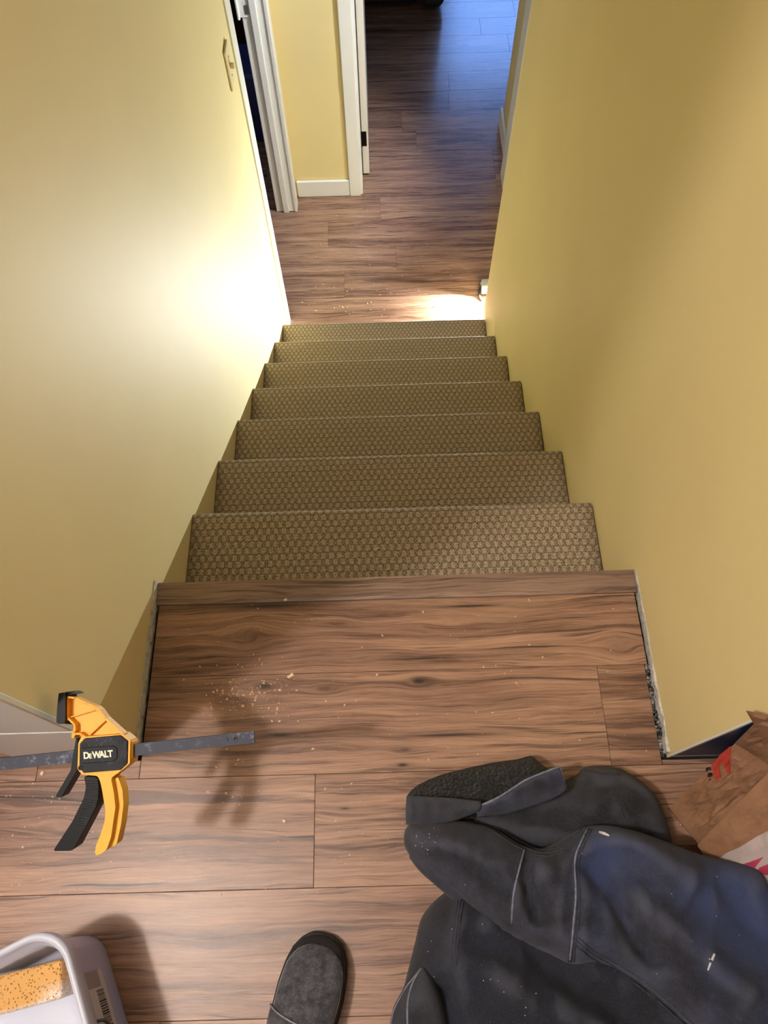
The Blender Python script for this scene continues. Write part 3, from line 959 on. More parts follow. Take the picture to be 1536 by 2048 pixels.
# ------------------------------------------------------------------ white bucket, sponge
BKZ = 0.178
def bucket():
    e1 = Vector((0.43, -0.903)); e2 = Vector((-0.903, -0.43))
    cr = Vector((-0.470, -0.546)) 
    S = 0.25
    c = cr + e1 * S / 2 + e2 * S / 2
    t = thing('plastic_bucket', 'white plastic bucket with rounded corners and a barcode sticker, sponge inside', 'bucket', (c.x, c.y, 0))
    def ring(half, rad, n=8):
        out = []
        for q, (sx, sy) in enumerate(((1, 1), (-1, 1), (-1, -1), (1, -1))):
            cx, cy = sx * (half - rad), sy * (half - rad)
            for k in range(n + 1):
                a = math.pi / 2 * (q + k / n)
                lx, ly = cx + rad * math.cos(a), cy + rad * math.sin(a)
                p_ = c + e1 * lx + e2 * ly
                out.append((p_.x, p_.y))
        return out
    def loft(secs, m, name, par, capb=False, capt=False):
        bm = bmesh.new()
        R_ = [[bm.verts.new((*p_, z)) for p_ in ring(h, r)] for h, r, z in secs]
        n = len(R_[0])
        for a, b in zip(R_[:-1], R_[1:]):
            for i in range(n):
                bm.faces.new((a[i], a[(i + 1) % n], b[(i + 1) % n], b[i]))
        if capb: bm.faces.new(R_[0][::-1])
        if capt: bm.faces.new(R_[-1])
        o = link(name, bm, m, par, True)
        return o
    g = G('milky_plastic')
    g.set(Base_Color=lin((202, 206, 222)), Roughness=0.36, Subsurface_Weight=0.25, Subsurface_Radius=(0.02, 0.02, 0.022), Subsurface_Scale=0.3)
    g.bump(g.noise(g.obj(), 120, 3), 0.08, 0.001)
    MK = g.m
    h = S / 2
    # outer wall, lip, inner wall and floor in one closed skin
    loft([(h - 0.020, 0.034, 0.0008), (h - 0.014, 0.040, 0.004), (h - 0.010, 0.046, BKZ - 0.040), (h - 0.004, 0.048, BKZ - 0.039), (h - 0.003, 0.048, BKZ - 0.024),
          (h - 0.0005, 0.050, BKZ - 0.022), (h, 0.050, BKZ - 0.006), (h - 0.001, 0.050, BKZ - 0.001), (h - 0.004, 0.049, BKZ), (h - 0.008, 0.047, BKZ - 0.001),
          (h - 0.0095, 0.046, BKZ - 0.006), (h - 0.0105, 0.045, BKZ - 0.022), (h - 0.0145, 0.043, BKZ - 0.026), (h - 0.0175, 0.036, 0.010), (h - 0.023, 0.032, 0.0045), (0.04, 0.02, 0.004)],
         MK, 'bucket_body', t, True, True)
    # barcode sticker on the right hand side wall
    def side(u, z, off=0.0):
        # side whose outward normal is -e2
        hz = h - 0.014 + (0.004) * (z - 0.004) / (BKZ - 0.044)
        p_ = c + e1 * u - e2 * (hz + off)
        return Vector((p_.x, p_.y, z))
    def patch(bm, u0, u1, z0, z1, off):
        a = [side(u0, z0, off), side(u1, z0, off), side(u1, z1, off), side(u0, z1, off)]
        b = [side(u0, z0, -0.0002), side(u1, z0, -0.0002), side(u1, z1, -0.0002), side(u0, z1, -0.0002)]
        va = [bm.verts.new(q) for q in a]; vb = [bm.verts.new(q) for q in b]
        bm.faces.new(va); bm.faces.new(vb[::-1])
        for i in range(4):
            bm.faces.new((vb[i], vb[(i + 1) % 4], va[(i + 1) % 4], va[i]))
    us = -0.052
    bm = bmesh.new(); patch(bm, us, us + 0.095, 0.052, 0.122, 0.0006)
    stk = link('barcode_sticker', bm, plain('sticker_grey', (196, 192, 190), 0.5, vary=0.02), t)
    bm = bmesh.new(); patch(bm, us + 0.0, us + 0.022, 0.070, 0.121, 0.0009)
    link('grey_block', bm, plain('sticker_dark_grey', (150, 140, 138), 0.5, vary=0.02), stk)
    bm = bmesh.new()
    r = random.Random(2); u_ = us + 0.026
    while u_ < us + 0.078:
        w_ = r.choice((0.0006, 0.0006, 0.0012, 0.0018)); patch(bm, u_, u_ + w_, 0.066, 0.094, 0.0010); u_ += w_ + r.choice((0.0007, 0.0012, 0.0016))
    link('bars', bm, BLKP, stk)
    # wire bail
    bm = bmesh.new()
    pts = [side(0.010, BKZ - 0.052, -0.004), side(0.010, BKZ - 0.052, 0.004), side(0.014, BKZ - 0.056, 0.010), side(0.03, BKZ - 0.075, 0.013), side(0.06, BKZ - 0.12, 0.012), side(0.09, BKZ - 0.155, 0.012)]
    e = side(0.09, 0.02, 0.012)
    pts += [Vector((e.x, e.y, 0.012)), Vector((*(c + e1 * 0.16 - e2 * 0.10), 0.008)), Vector((*(c + e1 * 0.175), 0.008)), Vector((*(c + e1 * 0.16 + e2 * 0.10), 0.010)),
            Vector((*(c + e1 * 0.09 + e2 * (h + 0.006)), 0.05)), Vector((*(c + e1 * 0.010 + e2 * (h + 0.001)), BKZ - 0.052))]
    tube(bm, smoothline([tuple(q) for q in pts], 6), 0.0021, 8)
    link('wire_handle', bm, plain('grey_wire', (96, 98, 108), 0.35, 0.8), t, True)
    return c, e1, e2
bc, be1, be2 = bucket()
g = G('tile_sponge')
o_ = g.obj()
hol = g.n('ShaderNodeTexVoronoi', {'Vector': o_, 'Scale': 260.0}).outputs['Distance']
hm = g.smooth(hol, 0.16, 0.34)
msk = g.smooth(g.noise(o_, 26, 3), 0.45, 0.6)
hm2 = g.math('MAXIMUM', hm, g.math('MULTIPLY', msk, 0.9))
col = g.mix(hm2, lin((158, 104, 50)), lin((214, 164, 98)))
sepo = g.n('ShaderNodeSeparateXYZ', {0: o_})
edge = g.math('ADD', g.smooth(sepo.outputs[1], -0.016, -0.0245), g.math('MULTIPLY', g.smooth(sepo.outputs[0], 0.010, 0.045), g.smooth(sepo.outputs[1], 0.004, -0.020)), True)
gn = g.smooth(g.noise(o_, 330, 3, 0.7), 0.38, 0.62)
col = g.mix(g.math('MULTIPLY', edge, g.math('ADD', 0.25, g.math('MULTIPLY', gn, 0.75))), col, lin((235, 232, 226)))
g.put(g.b.inputs['Base Color'], col)
g.set(Roughness=0.95); g.bump(hm, 0.6, 0.003)
SPM = g.m
sp_c = at(55, 1968, 0.122)
bm = bmesh.new()
box(bm, -0.0525, 0.0525, -0.0235, 0.0235, -0.057, 0.057)
bmesh.ops.subdivide_edges(bm, edges=bm.edges[:], cuts=6, use_grid_fill=True)
spo = link('sponge', bm, SPM)
bevel(spo, 0.005, 3)
pe = at(122, 1958, 0.122)
ang = math.radians(12)
spo.location = (pe[0] - 0.0525 * math.cos(ang), pe[1] - 0.0525 * math.sin(ang), 0.0625)
spo.rotation_euler = (0, 0, ang)
tag(spo, 'orange tile sponge with white grout residue standing in the white bucket', 'sponge')

# ------------------------------------------------------------------ shoe at the bottom edge of the photo
def shoe():
    tip = Vector(at(652, 1872, 0.022)[:2])
    ax = (tip - Vector(at(604, 2048, 0.03)[:2])).normalized()
    rt = Vector((ax.y, -ax.x))
    Ls = 0.292
    org = tip - ax * Ls
    t = thing('slip_on_shoe', 'charcoal canvas slip-on shoe pointing forward at the bottom edge', 'shoe', (org.x + ax.x * 0.15, org.y + ax.y * 0.15, 0))
    # t along the length 0 = toe ... 1 = heel : half widths left / right, height
    key = [(0.0, .006, .006, .020), (0.012, .020, .017, .028), (0.04, .0335, .030, .039), (0.09, .0425, .0385, .048), (0.16, .0475, .0440, .054), (0.25, .0495, .0470, .060), (0.36, .0485, .0465, .067),
           (0.48, .0450, .0425, .075), (0.60, .0400, .0390, .080), (0.72, .0370, .0370, .080), (0.84, .0365, .0365, .078), (0.93, .0320, .0320, .076), (0.985, .0180, .0180, .070), (1.0, .006, .006, .060)]
    def kv(s):
        for a, b in zip(key[:-1], key[1:]):
            if s <= b[0]:
                f = (s - a[0]) / (b[0] - a[0]); f = f * f * (3 - 2 * f) * 0.35 + f * 0.65
                return [a[i] + (b[i] - a[i]) * f for i in (1, 2, 3)]
        return list(key[-1][1:])
    def pt(s, th, off=0.0):
        """th 0 = right edge of the sole, pi = left edge"""
        l, r, hh = kv(s)
        cth, sth = math.cos(th), math.sin(th)
        wv = (r if cth > 0 else l) + off
        x = math.copysign(abs(cth) ** 0.72, cth) * wv
        z = 0.014 + (hh - 0.014 + off) * abs(sth) ** 0.62
        q = org + ax * (Ls * (1 - s)) + rt * x
        if s < 0.03:
            q = q + ax * off
        return Vector((q.x, q.y, z))
    g = G('charcoal_canvas')
    o_ = g.obj()
    rot = g.n('ShaderNodeMapping', {'Vector': o_, 'Rotation': (0, 0, 0.25)}).outputs[0]
    wv = g.n('ShaderNodeTexWave', {'Vector': rot, 'Scale': 190.0, 'Distortion': 1.5, 'Detail': 2.0, 'Detail Scale': 2.0}).outputs['Fac']
    n1 = g.noise(o_, 75, 5, 0.7); n2 = g.noise(o_, 700, 2, 0.6)
    f = g.math('MULTIPLY', g.smooth(n1, 0.30, 0.70), g.math('ADD', g.math('MULTIPLY', wv, 0.5), g.math('MULTIPLY', g.smooth(n2, 0.4, 0.65), 0.6)), True)
    g.put(g.b.inputs['Base Color'], g.mix(f, lin((44, 44, 50)), lin((112, 112, 122))))
    g.set(Roughness=0.9, Sheen_Weight=0.2); g.bump(wv, 0.35, 0.0008)
    CANV = g.m
    SIDE = plain('black_canvas', (34, 33, 35), 0.85, vary=0.5, scale=220, bump=0.4, bscale=700)
    PIPE = plain('worn_seam_thread', (134, 132, 138), 0.85, vary=0.5, scale=200)
    SOLE = plain('black_rubber_sole', (24, 23, 24), 0.6)
    ss = [0, 0.004, 0.012, 0.025, 0.04, 0.065] + list(np.linspace(0.09, 0.97, 34)) + [0.985, 0.995, 1.0]
    # sole
    bm = bmesh.new()
    lo, hi = [], []
    for sgn in (0, math.pi):
        rng = ss if sgn == 0 else ss[::-1]
        for s in rng:
            p_ = pt(s, sgn, 0.0025)
            lo.append(bm.verts.new((p_.x, p_.y, 0.0006))); hi.append(bm.verts.new((p_.x, p_.y, 0.017)))
    n = len(lo)
    for i in range(n):
        j = (i + 1) % n
        bm.faces.new((lo[i], lo[j], hi[j], hi[i]))
    bm.faces.new(hi); bm.faces.new(lo[::-1])
    bevel(link('sole', bm, SOLE, t), 0.003, 3)
    # upper, open at the collar
    NT = 36
    bm = bmesh.new()
    gv = {}
    for i, s in enumerate(ss):
        for k in range(NT + 1):
            gv[i, k] = bm.verts.new(pt(s, math.pi * k / NT))
    for i in range(len(ss) - 1):
        for k in range(NT):
            sm = (ss[i] + ss[i + 1]) / 2; tm = (k + 0.5) / NT
            ccx = (sm - 0.74) / 0.235; ccy = (tm - 0.5) / 0.27
            if ccx * ccx + ccy * ccy < 1:
                continue
            bm.faces.new((gv[i, k], gv[i + 1, k], gv[i + 1, k + 1], gv[i, k + 1]))
    up = link('upper', bm, SIDE, t, True)
    md = up.modifiers.new('thick', 'SOLIDIFY'); md.thickness = 0.0028; md.offset = -1
    # toe panel (moccasin front) sits on top of the upper
    def half(s):                                      # angular half width of the panel
        if s < 0.045: return 0.0
        a = min(1.0, (s - 0.045) / 0.13)
        return 0.335 * math.sqrt(max(0, 1 - (1 - a) ** 2)) * (1 - 0.10 * max(0, s - 0.2))
    s_end = 0.42
    sv = [0.046, 0.050, 0.058, 0.07, 0.085, 0.105, 0.13, 0.155] + list(np.linspace(0.18, s_end, 16))
    bm = bmesh.new()
    NP = 24
    rows = []
    for s in sv:
        row = []
        for k in range(NP + 1):
            q = -1 + 2 * k / NP
            th = math.pi * (0.5 + q * half(s))
            off = 0.0022 * (1 - abs(q) ** 8) + 0.0006 * mnoise.noise(Vector((q * 4, s * 40, 0)))
            if 0.30 < s < 0.44:
                off -= 0.0016 * math.exp(-((s - 0.37 + 0.03 * q) / 0.018) ** 2)
            row.append(bm.verts.new(pt(s, th, off)))
        rows.append(row)
    for a, b in zip(rows[:-1], rows[1:]):
        for k in range(NP):
            bm.faces.new((a[k], b[k], b[k + 1], a[k + 1]))
    tp = link('toe_panel', bm, CANV, t, True)
    md = tp.modifiers.new('thick', 'SOLIDIFY'); md.thickness = 0.002; md.offset = -1
    line = [pt(s, math.pi * (0.5 - half(s)), 0.0012) for s in sv[::-1]] + [pt(s, math.pi * (0.5 + half(s)), 0.0012) for s in sv]
    bm = bmesh.new(); tube(bm, [tuple(p_) for p_ in line], 0.0015, 6)
    link('moccasin_seam', bm, PIPE, tp, True)
    # strap across the instep
    bm = bmesh.new()
    rows = []
    for s in (0.335, 0.342, 0.41, 0.45, 0.456):
        row = []
        for k in range(NP + 1):
            q = -1 + 2 * k / NP
            th = math.pi * (0.5 + 0.36 * q)
            row.append(bm.verts.new(pt(s + 0.06 * (-q) * 0.5 + 0.03, th, 0.0045 if 0.338 < s < 0.454 else 0.0015)))
        rows.append(row)
    for a, b in zip(rows[:-1], rows[1:]):
        for k in range(NP):
            bm.faces.new((a[k], b[k], b[k + 1], a[k + 1]))
    stp = link('instep_strap', bm, CANV, t, True)
    md = stp.modifiers.new('thick', 'SOLIDIFY'); md.thickness = 0.002; md.offset = -1
    line = [pt(0.342 + 0.06 * (-q) * 0.5 + 0.03, math.pi * (0.5 + 0.36 * q), 0.0050) for q in np.linspace(-1, 1, 24)]
    bm = bmesh.new(); tube(bm, [tuple(p_) for p_ in line], 0.0013, 6)
    link('strap_stitching', bm, PIPE, stp, True)
    # insole
    bm = bmesh.new()
    vs = [bm.verts.new((*pt(s, 0, -0.006)[:2], 0.022)) for s in np.linspace(0.45, 0.97, 20)] + [bm.verts.new((*pt(s, math.pi, -0.006)[:2], 0.022)) for s in np.linspace(0.97, 0.45, 20)]
    bm.faces.new(vs)
    ext = bmesh.ops.extrude_face_region(bm, geom=bm.faces[:])
    for v in [e for e in ext['geom'] if isinstance(e, bmesh.types.BMVert)]:
        v.co.z -= 0.004
    link('insole', bm, SIDE, t)
shoe()

# ------------------------------------------------------------------ work jacket dropped in a heap
def cloth_mat(name, dark, light, blue, amt, split=None):
    g = G(name)
    o_ = g.obj()
    n1 = g.noise(o_, 9, 5, 0.62, dist=0.6); n2 = g.noise(o_, 55, 4, 0.7); n3 = g.noise(o_, 900, 2, 0.6)
    f = g.math('ADD', g.math('MULTIPLY', g.smooth(n1, 0.40, 0.62), 0.7), g.math('MULTIPLY', g.smooth(n2, 0.4, 0.7), 0.35), True)
    c = g.mix(f, lin(dark), lin(light))
    n4 = g.noise(o_, 5, 3, 0.5)
    ba = g.math('MULTIPLY', g.smooth(n4, 0.35, 0.62), amt)
    if split is not None:                                  # blue tint only right of the split, charcoal left of it
        sx_ = g.n('ShaderNodeSeparateXYZ', {0: o_}).outputs[0]
        sx_ = g.math('ADD', sx_, g.math('MULTIPLY', g.math('SUBTRACT', n1, 0.5), 0.16))
        ba = g.math('MULTIPLY', ba, g.smooth(sx_, split - 0.035, split + 0.035))
    c = g.mix(ba, c, lin(blue))
    c = g.mix(g.math('MULTIPLY', g.smooth(n3, 0.55, 0.75), 0.22), c, lin((150, 150, 165)))
    pt_ = g.smooth(g.n('ShaderNodeNewGeometry').outputs['Pointiness'], 0.503, 0.56)    # rubbed ridges, painted paler to bring out weak fold shading
    c = g.mix(g.math('MULTIPLY', pt_, 0.32), c, g.mix(0.5, lin(light), lin((120, 124, 142))))
    g.put(g.b.inputs['Base Color'], c)
    g.set(Roughness=0.92, Sheen_Weight=0.08, Sheen_Roughness=0.5)
    tw = g.n('ShaderNodeTexWave', {'Vector': o_, 'Scale': 260.0, 'Distortion': 1.0, 'Detail': 1.0}).outputs['Fac']
    g.bump(g.math('ADD', g.math('MULTIPLY', n2, 1.2), g.math('MULTIPLY', g.math('ADD', tw, n3), 0.22)), 0.55, 0.003)
    return g.m
CL_B = cloth_mat('faded_navy_canvas', (24, 26, 36), (56, 60, 78), (50, 64, 106), 0.85, 0.245)
CL_A = cloth_mat('charcoal_canvas_cloth', (14, 15, 21), (30, 32, 43), (24, 30, 48), 0.5)
CL_C = cloth_mat('black_canvas_cloth', (18, 18, 22), (48, 48, 54), (34, 38, 50), 0.4)
g = G('black_fleece')
o_ = g.obj()
f1 = g.noise(o_, 260, 3, 0.6); f2 = g.n('ShaderNodeTexVoronoi', {'Vector': o_, 'Scale': 170.0}).outputs['Distance']
g.put(g.b.inputs['Base Color'], g.ramp(f1, [(0.35, lin((12, 12, 13))), (0.7, lin((44, 44, 46)))]))
g.set(Roughness=1.0, Sheen_Weight=0.1); g.bump(g.math('ADD', f1, g.math('MULTIPLY', f2, -1.2)), 1.0, 0.008)
FLEECE = g.m
SEAMM = plain('faded_seam_thread', (118, 122, 142), 0.9, vary=0.45, scale=160, bump=0.4, bscale=600)
SEAMD = plain('dark_seam_thread', (52, 54, 66), 0.9, vary=0.45, scale=160)

jacket = thing('work_jacket', 'black and faded navy canvas work jacket lying in a heap on the floor', 'jacket', (0.25, -0.58, 0))

class Layer:
    """one puffed panel of cloth: closed solid over an outline, with folds pressed in"""
    def __init__(s, px, zb, H, R_, zpx=None, folds=(), wr=0.006, seed=0, tilt=None, step=0.009):
        s.zb, s.H, s.R, s.wr, s.seed = zb, H, R_, wr, seed
        zz = zb + 0.25 * H if zpx is None else zpx
        s.out = rounded([tuple(at(x, y, zz)[:2]) for x, y in px], 0.02, 3)
        s.out = [tuple(q) for q in resample(s.out + [s.out[0]], step * 1.2)[:-1]]
        s.A = np.array(s.out); s.B = np.roll(s.A, -1, 0)
        s.folds = []
        for pts, amp, w_ in folds:
            q = np.array([at(x, y, zb + 0.6 * H)[:2] for x, y in pts])
            s.folds.append((q[:-1], q[1:], amp, w_))
        s.tilt = tilt
        s.step = step
    def dist(s, p, A, B):
        d = B - A
        t = np.clip(((p - A) * d).sum(1) / np.maximum((d * d).sum(1), 1e-12), 0, 1)
        return np.sqrt((((A + d * t[:, None]) - p) ** 2).sum(1)).min()
    def base(s, p):
        if s.tilt:
            (x0, y0), z0, gx, gy = s.tilt
            return z0 + gx * (p[0] - x0) + gy * (p[1] - y0)
        return s.zb
    def height(s, p):
        p = np.asarray(p, float)
        zb = s.base(p)
        if not inpoly(p, s.out):
            return zb
        d = s.dist(p, s.A, s.B)
        k = min(1.0, d / s.R)
        z = zb + s.H * math.sqrt(max(0.0, 1 - (1 - k) ** 2)) + s.H * 0.18 * min(1, d / (2.5 * s.R))
        for A, B, amp, w_ in s.folds:
            q = s.dist(p, A, B) / w_
            if q < 3:
                z += amp * math.exp(-q * q) * min(1, k * 1.5)
        v = Vector((p[0] * 9 + s.seed, p[1] * 9, s.seed * 1.7))
        z += s.wr * k * (mnoise.noise(v) + 0.5 * mnoise.noise(v * 2.3))
        wx = 0.05 * mnoise.noise(Vector((p[0] * 6, p[1] * 6, s.seed + 5.0)))
        for fq, am in ((1.0, 0.9), (2.1, 0.5)):
            rid = 1 - 2.2 * abs(mnoise.noise(Vector(((p[0] + wx) * 15 * fq + 4 * s.seed, (p[1] - p[0] * 0.6 + wx) * 8 * fq, 2.0 * fq))))
            z += s.wr * am * k * max(0, rid) ** 2.5
        return z
    def mesh(s, name, m, parent, thick=None):
        xs0, ys0 = s.A.min(0); xs1, ys1 = s.A.max(0)
        extra = []
        nx = int((xs1 - xs0) / s.step); ny = int((ys1 - ys0) / s.step)
        for i in range(nx + 1):
            for j in range(ny + 1):
                p = (xs0 + (i + 0.5 * (j % 2)) * s.step, ys0 + j * s.step)
                if inpoly(p, s.out) and s.dist(np.array(p), s.A, s.B) > s.step * 0.55:
                    extra.append(p)
        for f in (0.0016, 0.004):                         # rim rows so that the roll of the edge is round
            for k in range(len(s.out)):
                a = Vector(s.out[k - 1]); b = Vector(s.out[(k + 1) % len(s.out)])
                d = (b - a).normalized(); nrm = Vector((-d.y, d.x))
                for sg in (1, -1):
                    q = Vector(s.out[k]) + nrm * f * sg
                    if inpoly(q, s.out) and s.dist(np.array(q), s.A, s.B) > f * 0.7:
                        extra.append(tuple(q)); break
        V, T = tri(s.out, (), extra)
        bm = bmesh.new()
        n = len(s.out)
        top = [bm.verts.new((*p, s.base(p) + 0.004 if i < n else s.height(p) + 0.004)) for i, p in enumerate(V)]
        for f in T:
            bm.faces.new([top[i] for i in f])
        be = [e for e in bm.edges if len(e.link_faces) == 1]
        loop = [top[i] for i in range(n)]
        bot = []
        for i in range(n):
            p = V[i]
            bot.append(bm.verts.new((*p, max(0.0008, s.base(p) - 0.012 if s.zb > 0.02 or s.tilt else 0.0008))))
        for i in range(n):
            j = (i + 1) % n
            try: bm.faces.new((bot[i], bot[j], loop[j], loop[i]))
            except ValueError: pass
        try: bm.faces.new(bot[::-1])
        except ValueError: pass
        o = link(name, bm, m, parent, True)
        return o
    def on(s, px, py, lift=0.004):
        z = s.zb + 0.5 * s.H
        for _ in range(14):
            P = at(px, py, z)
            z = 0.5 * z + 0.5 * (s.height(P[:2]) + lift)
        P = at(px, py, z)
        return (P[0], P[1], s.height(P[:2]) + lift)
    def seam(s, px, name, m, parent, r=0.0012, offs=(0,), n=8, lift=0.004):
        line = smoothline(px, n)
        bm = bmesh.new()
        for of in offs:
            L_ = []
            for i, q in enumerate(line):
                d = line[min(i + 1, len(line) - 1)] - line[max(0, i - 1)]
                d /= max(1e-6, np.linalg.norm(d)); nn_ = np.array([-d[1], d[0]])
                L_.append(s.on(*(q + nn_ * of), lift=lift))
            tube(bm, L_, r, 6)
        return link(name, bm, m, parent, True)

LC = Layer([(1040, 1612), (1110, 1570), (1160, 1546), (1170, 1531), (1205, 1530), (1245, 1537), (1285, 1565), (1318, 1602), (1334, 1650), (1350, 1710), (1260, 1720), (1150, 1720), (1060, 1710), (960, 1670), (940, 1625)],
           0.0, 0.055, 0.035, folds=[([(1165, 1553), (1235, 1560), (1300, 1590)], 0.012, 0.012), ([(1000, 1640), (1100, 1640), (1200, 1660)], -0.012, 0.015)], wr=0.008, seed=3)
oc = LC.mesh('back_panel', CL_C, jacket)
LC.seam([(1222, 1580), (1240, 1605), (1256, 1642)], 'stitched_seam', SEAMD, oc, 0.0011, (-4, 0, 5))
LC.seam([(1172, 1540), (1200, 1546), (1240, 1549)], 'hem', SEAMD, oc, 0.0016)

LD = Layer([(811, 1592), (832, 1570), (880, 1548), (930, 1536), (985, 1524), (1035, 1518), (1062, 1509), (1078, 1526), (1100, 1540), (1130, 1560), (1080, 1610), (1000, 1640), (900, 1640), (820, 1632)],
           0.0, 0.060, 0.03, folds=[([(850, 1585), (930, 1575), (1000, 1590)], -0.015, 0.02), ([(880, 1590), (910, 1560)], 0.006, 0.006)], wr=0.007, seed=8)
od = LD.mesh('fleece_lining', FLEECE, jacket)
od['label'] = 'black fleece lining of the hood'

LA = Layer([(902, 1776), (866, 1806), (842, 1836), (830, 1890), (816, 1945), (800, 2010), (784, 2070), (780, 2200), (900, 2260), (1300, 2290), (1560, 2260), (1540, 2040), (1390, 1860), (1250, 1770), (1050, 1730)],
           0.0, 0.075, 0.05, folds=[([(920, 1800), (908, 1900), (906, 2060)], 0.012, 0.012), ([(890, 1985), (905, 2060), (910, 2150)], -0.045, 0.022),
                                    ([(1000, 1950), (1150, 2020), (1300, 2120)], 0.022, 0.025), ([(940, 1880), (1000, 1900), (1080, 1990)], -0.014, 0.014), ([(1010, 1850), (1100, 1950), (1240, 2040)], -0.020, 0.016), ([(1080, 1920), (1200, 1990)], -0.016, 0.02)], wr=0.010, seed=1)
oa = LA.mesh('body_panel', CL_A, jacket)
LA.seam([(921, 1790), (914, 1830), (908, 1880), (904, 1930)], 'stitched_seam', SEAMD, oa, 0.0012, (-8, -3, 3))

LF = Layer([(846, 1930), (830, 1948), (812, 1972), (786, 2018), (778, 2060), (790, 2170), (860, 2210), (900, 2160), (896, 2060), (880, 1990), (864, 1950)],
           0.055, 0.028, 0.016, wr=0.004, seed=6)
of_ = LF.mesh('sleeve_cuff', CL_C, jacket)
LF.seam([(843, 1935), (826, 1965), (816, 2000), (815, 2050), (818, 2110)], 'hem', SEAMM, of_, 0.0015)
LF.seam([(838, 1943), (812, 1975), (788, 2020), (781, 2058)], 'hem', SEAMM, of_, 0.0010)

LE = Layer([(812, 1705), (838, 1742), (880, 1778), (930, 1822), (985, 1866), (1040, 1896), (1100, 1920), (1146, 1944), (1160, 1900), (1080, 1840), (960, 1760), (880, 1700)],
           0.050, 0.016, 0.010, wr=0.003, seed=12)
LE.mesh('lining_edge', CL_A, jacket)
TB = (tuple(at(900, 1700, 0.06)[:2]), 0.045, 0.14, -0.06)
LB_ = Layer([(810, 1648), (807, 1690), (836, 1730), (872, 1756), (905, 1780), (962, 1836), (1030, 1878), (1100, 1908), (1142, 1930), (1180, 1920), (1225, 1932), (1275, 1965), (1340, 2020), (1400, 2075), (1440, 2200), (1690, 2240), (1720, 1880),
             (1600, 1835), (1530, 1830), (1505, 1780), (1482, 1730), (1440, 1722), (1380, 1708), (1320, 1684), (1270, 1664), (1215, 1650), (1172, 1652), (1140, 1668), (1085, 1700), (1040, 1690), (985, 1652), (930, 1640), (860, 1640)],
            0.05, 0.055, 0.032, zpx=0.075, tilt=TB,
            folds=[([(1050, 1700), (1040, 1760), (1062, 1830)], -0.022, 0.010), ([(1042, 1700), (1026, 1770), (1022, 1838)], 0.006, 0.006),
                   ([(1195, 1660), (1250, 1690), (1330, 1760)], 0.028, 0.022), ([(1160, 1735), (1205, 1790), (1240, 1850), (1275, 1900)], -0.030, 0.016), ([(1250, 1800), (1330, 1880), (1420, 1960)], 0.014, 0.02), ([(1400, 1760), (1450, 1840), (1530, 1920)], -0.012, 0.018), ([(830, 1690), (900, 1690), (990, 1730)], 0.008, 0.012), ([(1070, 1730), (1100, 1800), (1110, 1880)], 0.008, 0.014),
                   ([(1155, 1690), (1150, 1780), (1140, 1920)], 0.008, 0.010), ([(1300, 1850), (1420, 1960), (1500, 2060)], 0.016, 0.04),
                   ([(860, 1680), (940, 1720), (1010, 1790)], 0.010, 0.03)], wr=0.009, seed=2, step=0.0065)
ob_ = LB_.mesh('sleeve', CL_B, jacket)
ob_['label'] = 'faded navy blue sleeve'
LB_.seam([(1176, 1656), (1160, 1690), (1149, 1725), (1152, 1790), (1146, 1860), (1140, 1922)], 'stitched_seam', SEAMD, ob_, 0.0013, (-8, -3, 3))
LB_.seam([(1180, 1656), (1164, 1690), (1153, 1725), (1156, 1790), (1150, 1860), (1143, 1924)], 'raised_seam_edge', SEAMM, ob_, 0.0016, (4,))
LB_.seam([(992, 1660), (1040, 1690), (1085, 1706), (1130, 1695), (1168, 1664)], 'stitched_seam', SEAMD, ob_, 0.0012, (-6, 0, 6))
LB_.seam([(1049, 1698), (1038, 1740), (1027, 1790), (1023, 1848)], 'pocket_edge', SEAMM, ob_, 0.0015)
LB_.seam([(1152, 1880), (1180, 1905), (1215, 1925), (1270, 1958), (1330, 2005), (1385, 2056)], 'stitched_seam', SEAMD, ob_, 0.0013, (-7, 0, 7))
LB_.seam([(820, 1716), (850, 1735), (900, 1752), (960, 1800), (1020, 1852)], 'fold_edge', SEAMD, ob_, 0.0010)
# paint marks on the sleeve
PAINTW = plain('white_paint_spot', (225, 225, 228), 0.6)
def spot(L_, px, r, rad, name='paint_spot'):
    bm = bmesh.new()
    tube(bm, [L_.on(x, y, 0.0045) for x, y in px], rad, 6)
    return link(name, bm, PAINTW, r)
spot(LB_, [(1199, 1664), (1208, 1667), (1218, 1671)], ob_, [0.0014, 0.0026, 0.0012])
spot(LB_, [(1429, 1908), (1424, 1920)], ob_, [0.0012, 0.0016])
spot(LB_, [(1421, 1926), (1416, 1940)], ob_, [0.0014, 0.0010])

rs = random.Random(21)
bm = bmesh.new()
for _ in range(60):
    L_, x, y = rs.choice(((LB_, rs.uniform(830, 1480), rs.uniform(1660, 2040)), (LA, rs.uniform(850, 1150), rs.uniform(1820, 2045)), (LB_, rs.gauss(850, 18), rs.gauss(1682, 10))))
    q = at(x, y, L_.zb + 0.5 * L_.H)[:2]
    if not inpoly(q, L_.out): continue
    P = Vector(L_.on(x, y, 0.0046)); s_ = rs.uniform(0.0003, 0.0009)
    bmesh.ops.create_icosphere(bm, subdivisions=1, radius=s_, matrix=Matrix.Translation(P))
tag(link('paint_specks', bm, PAINTW, ob_), kind='stuff')

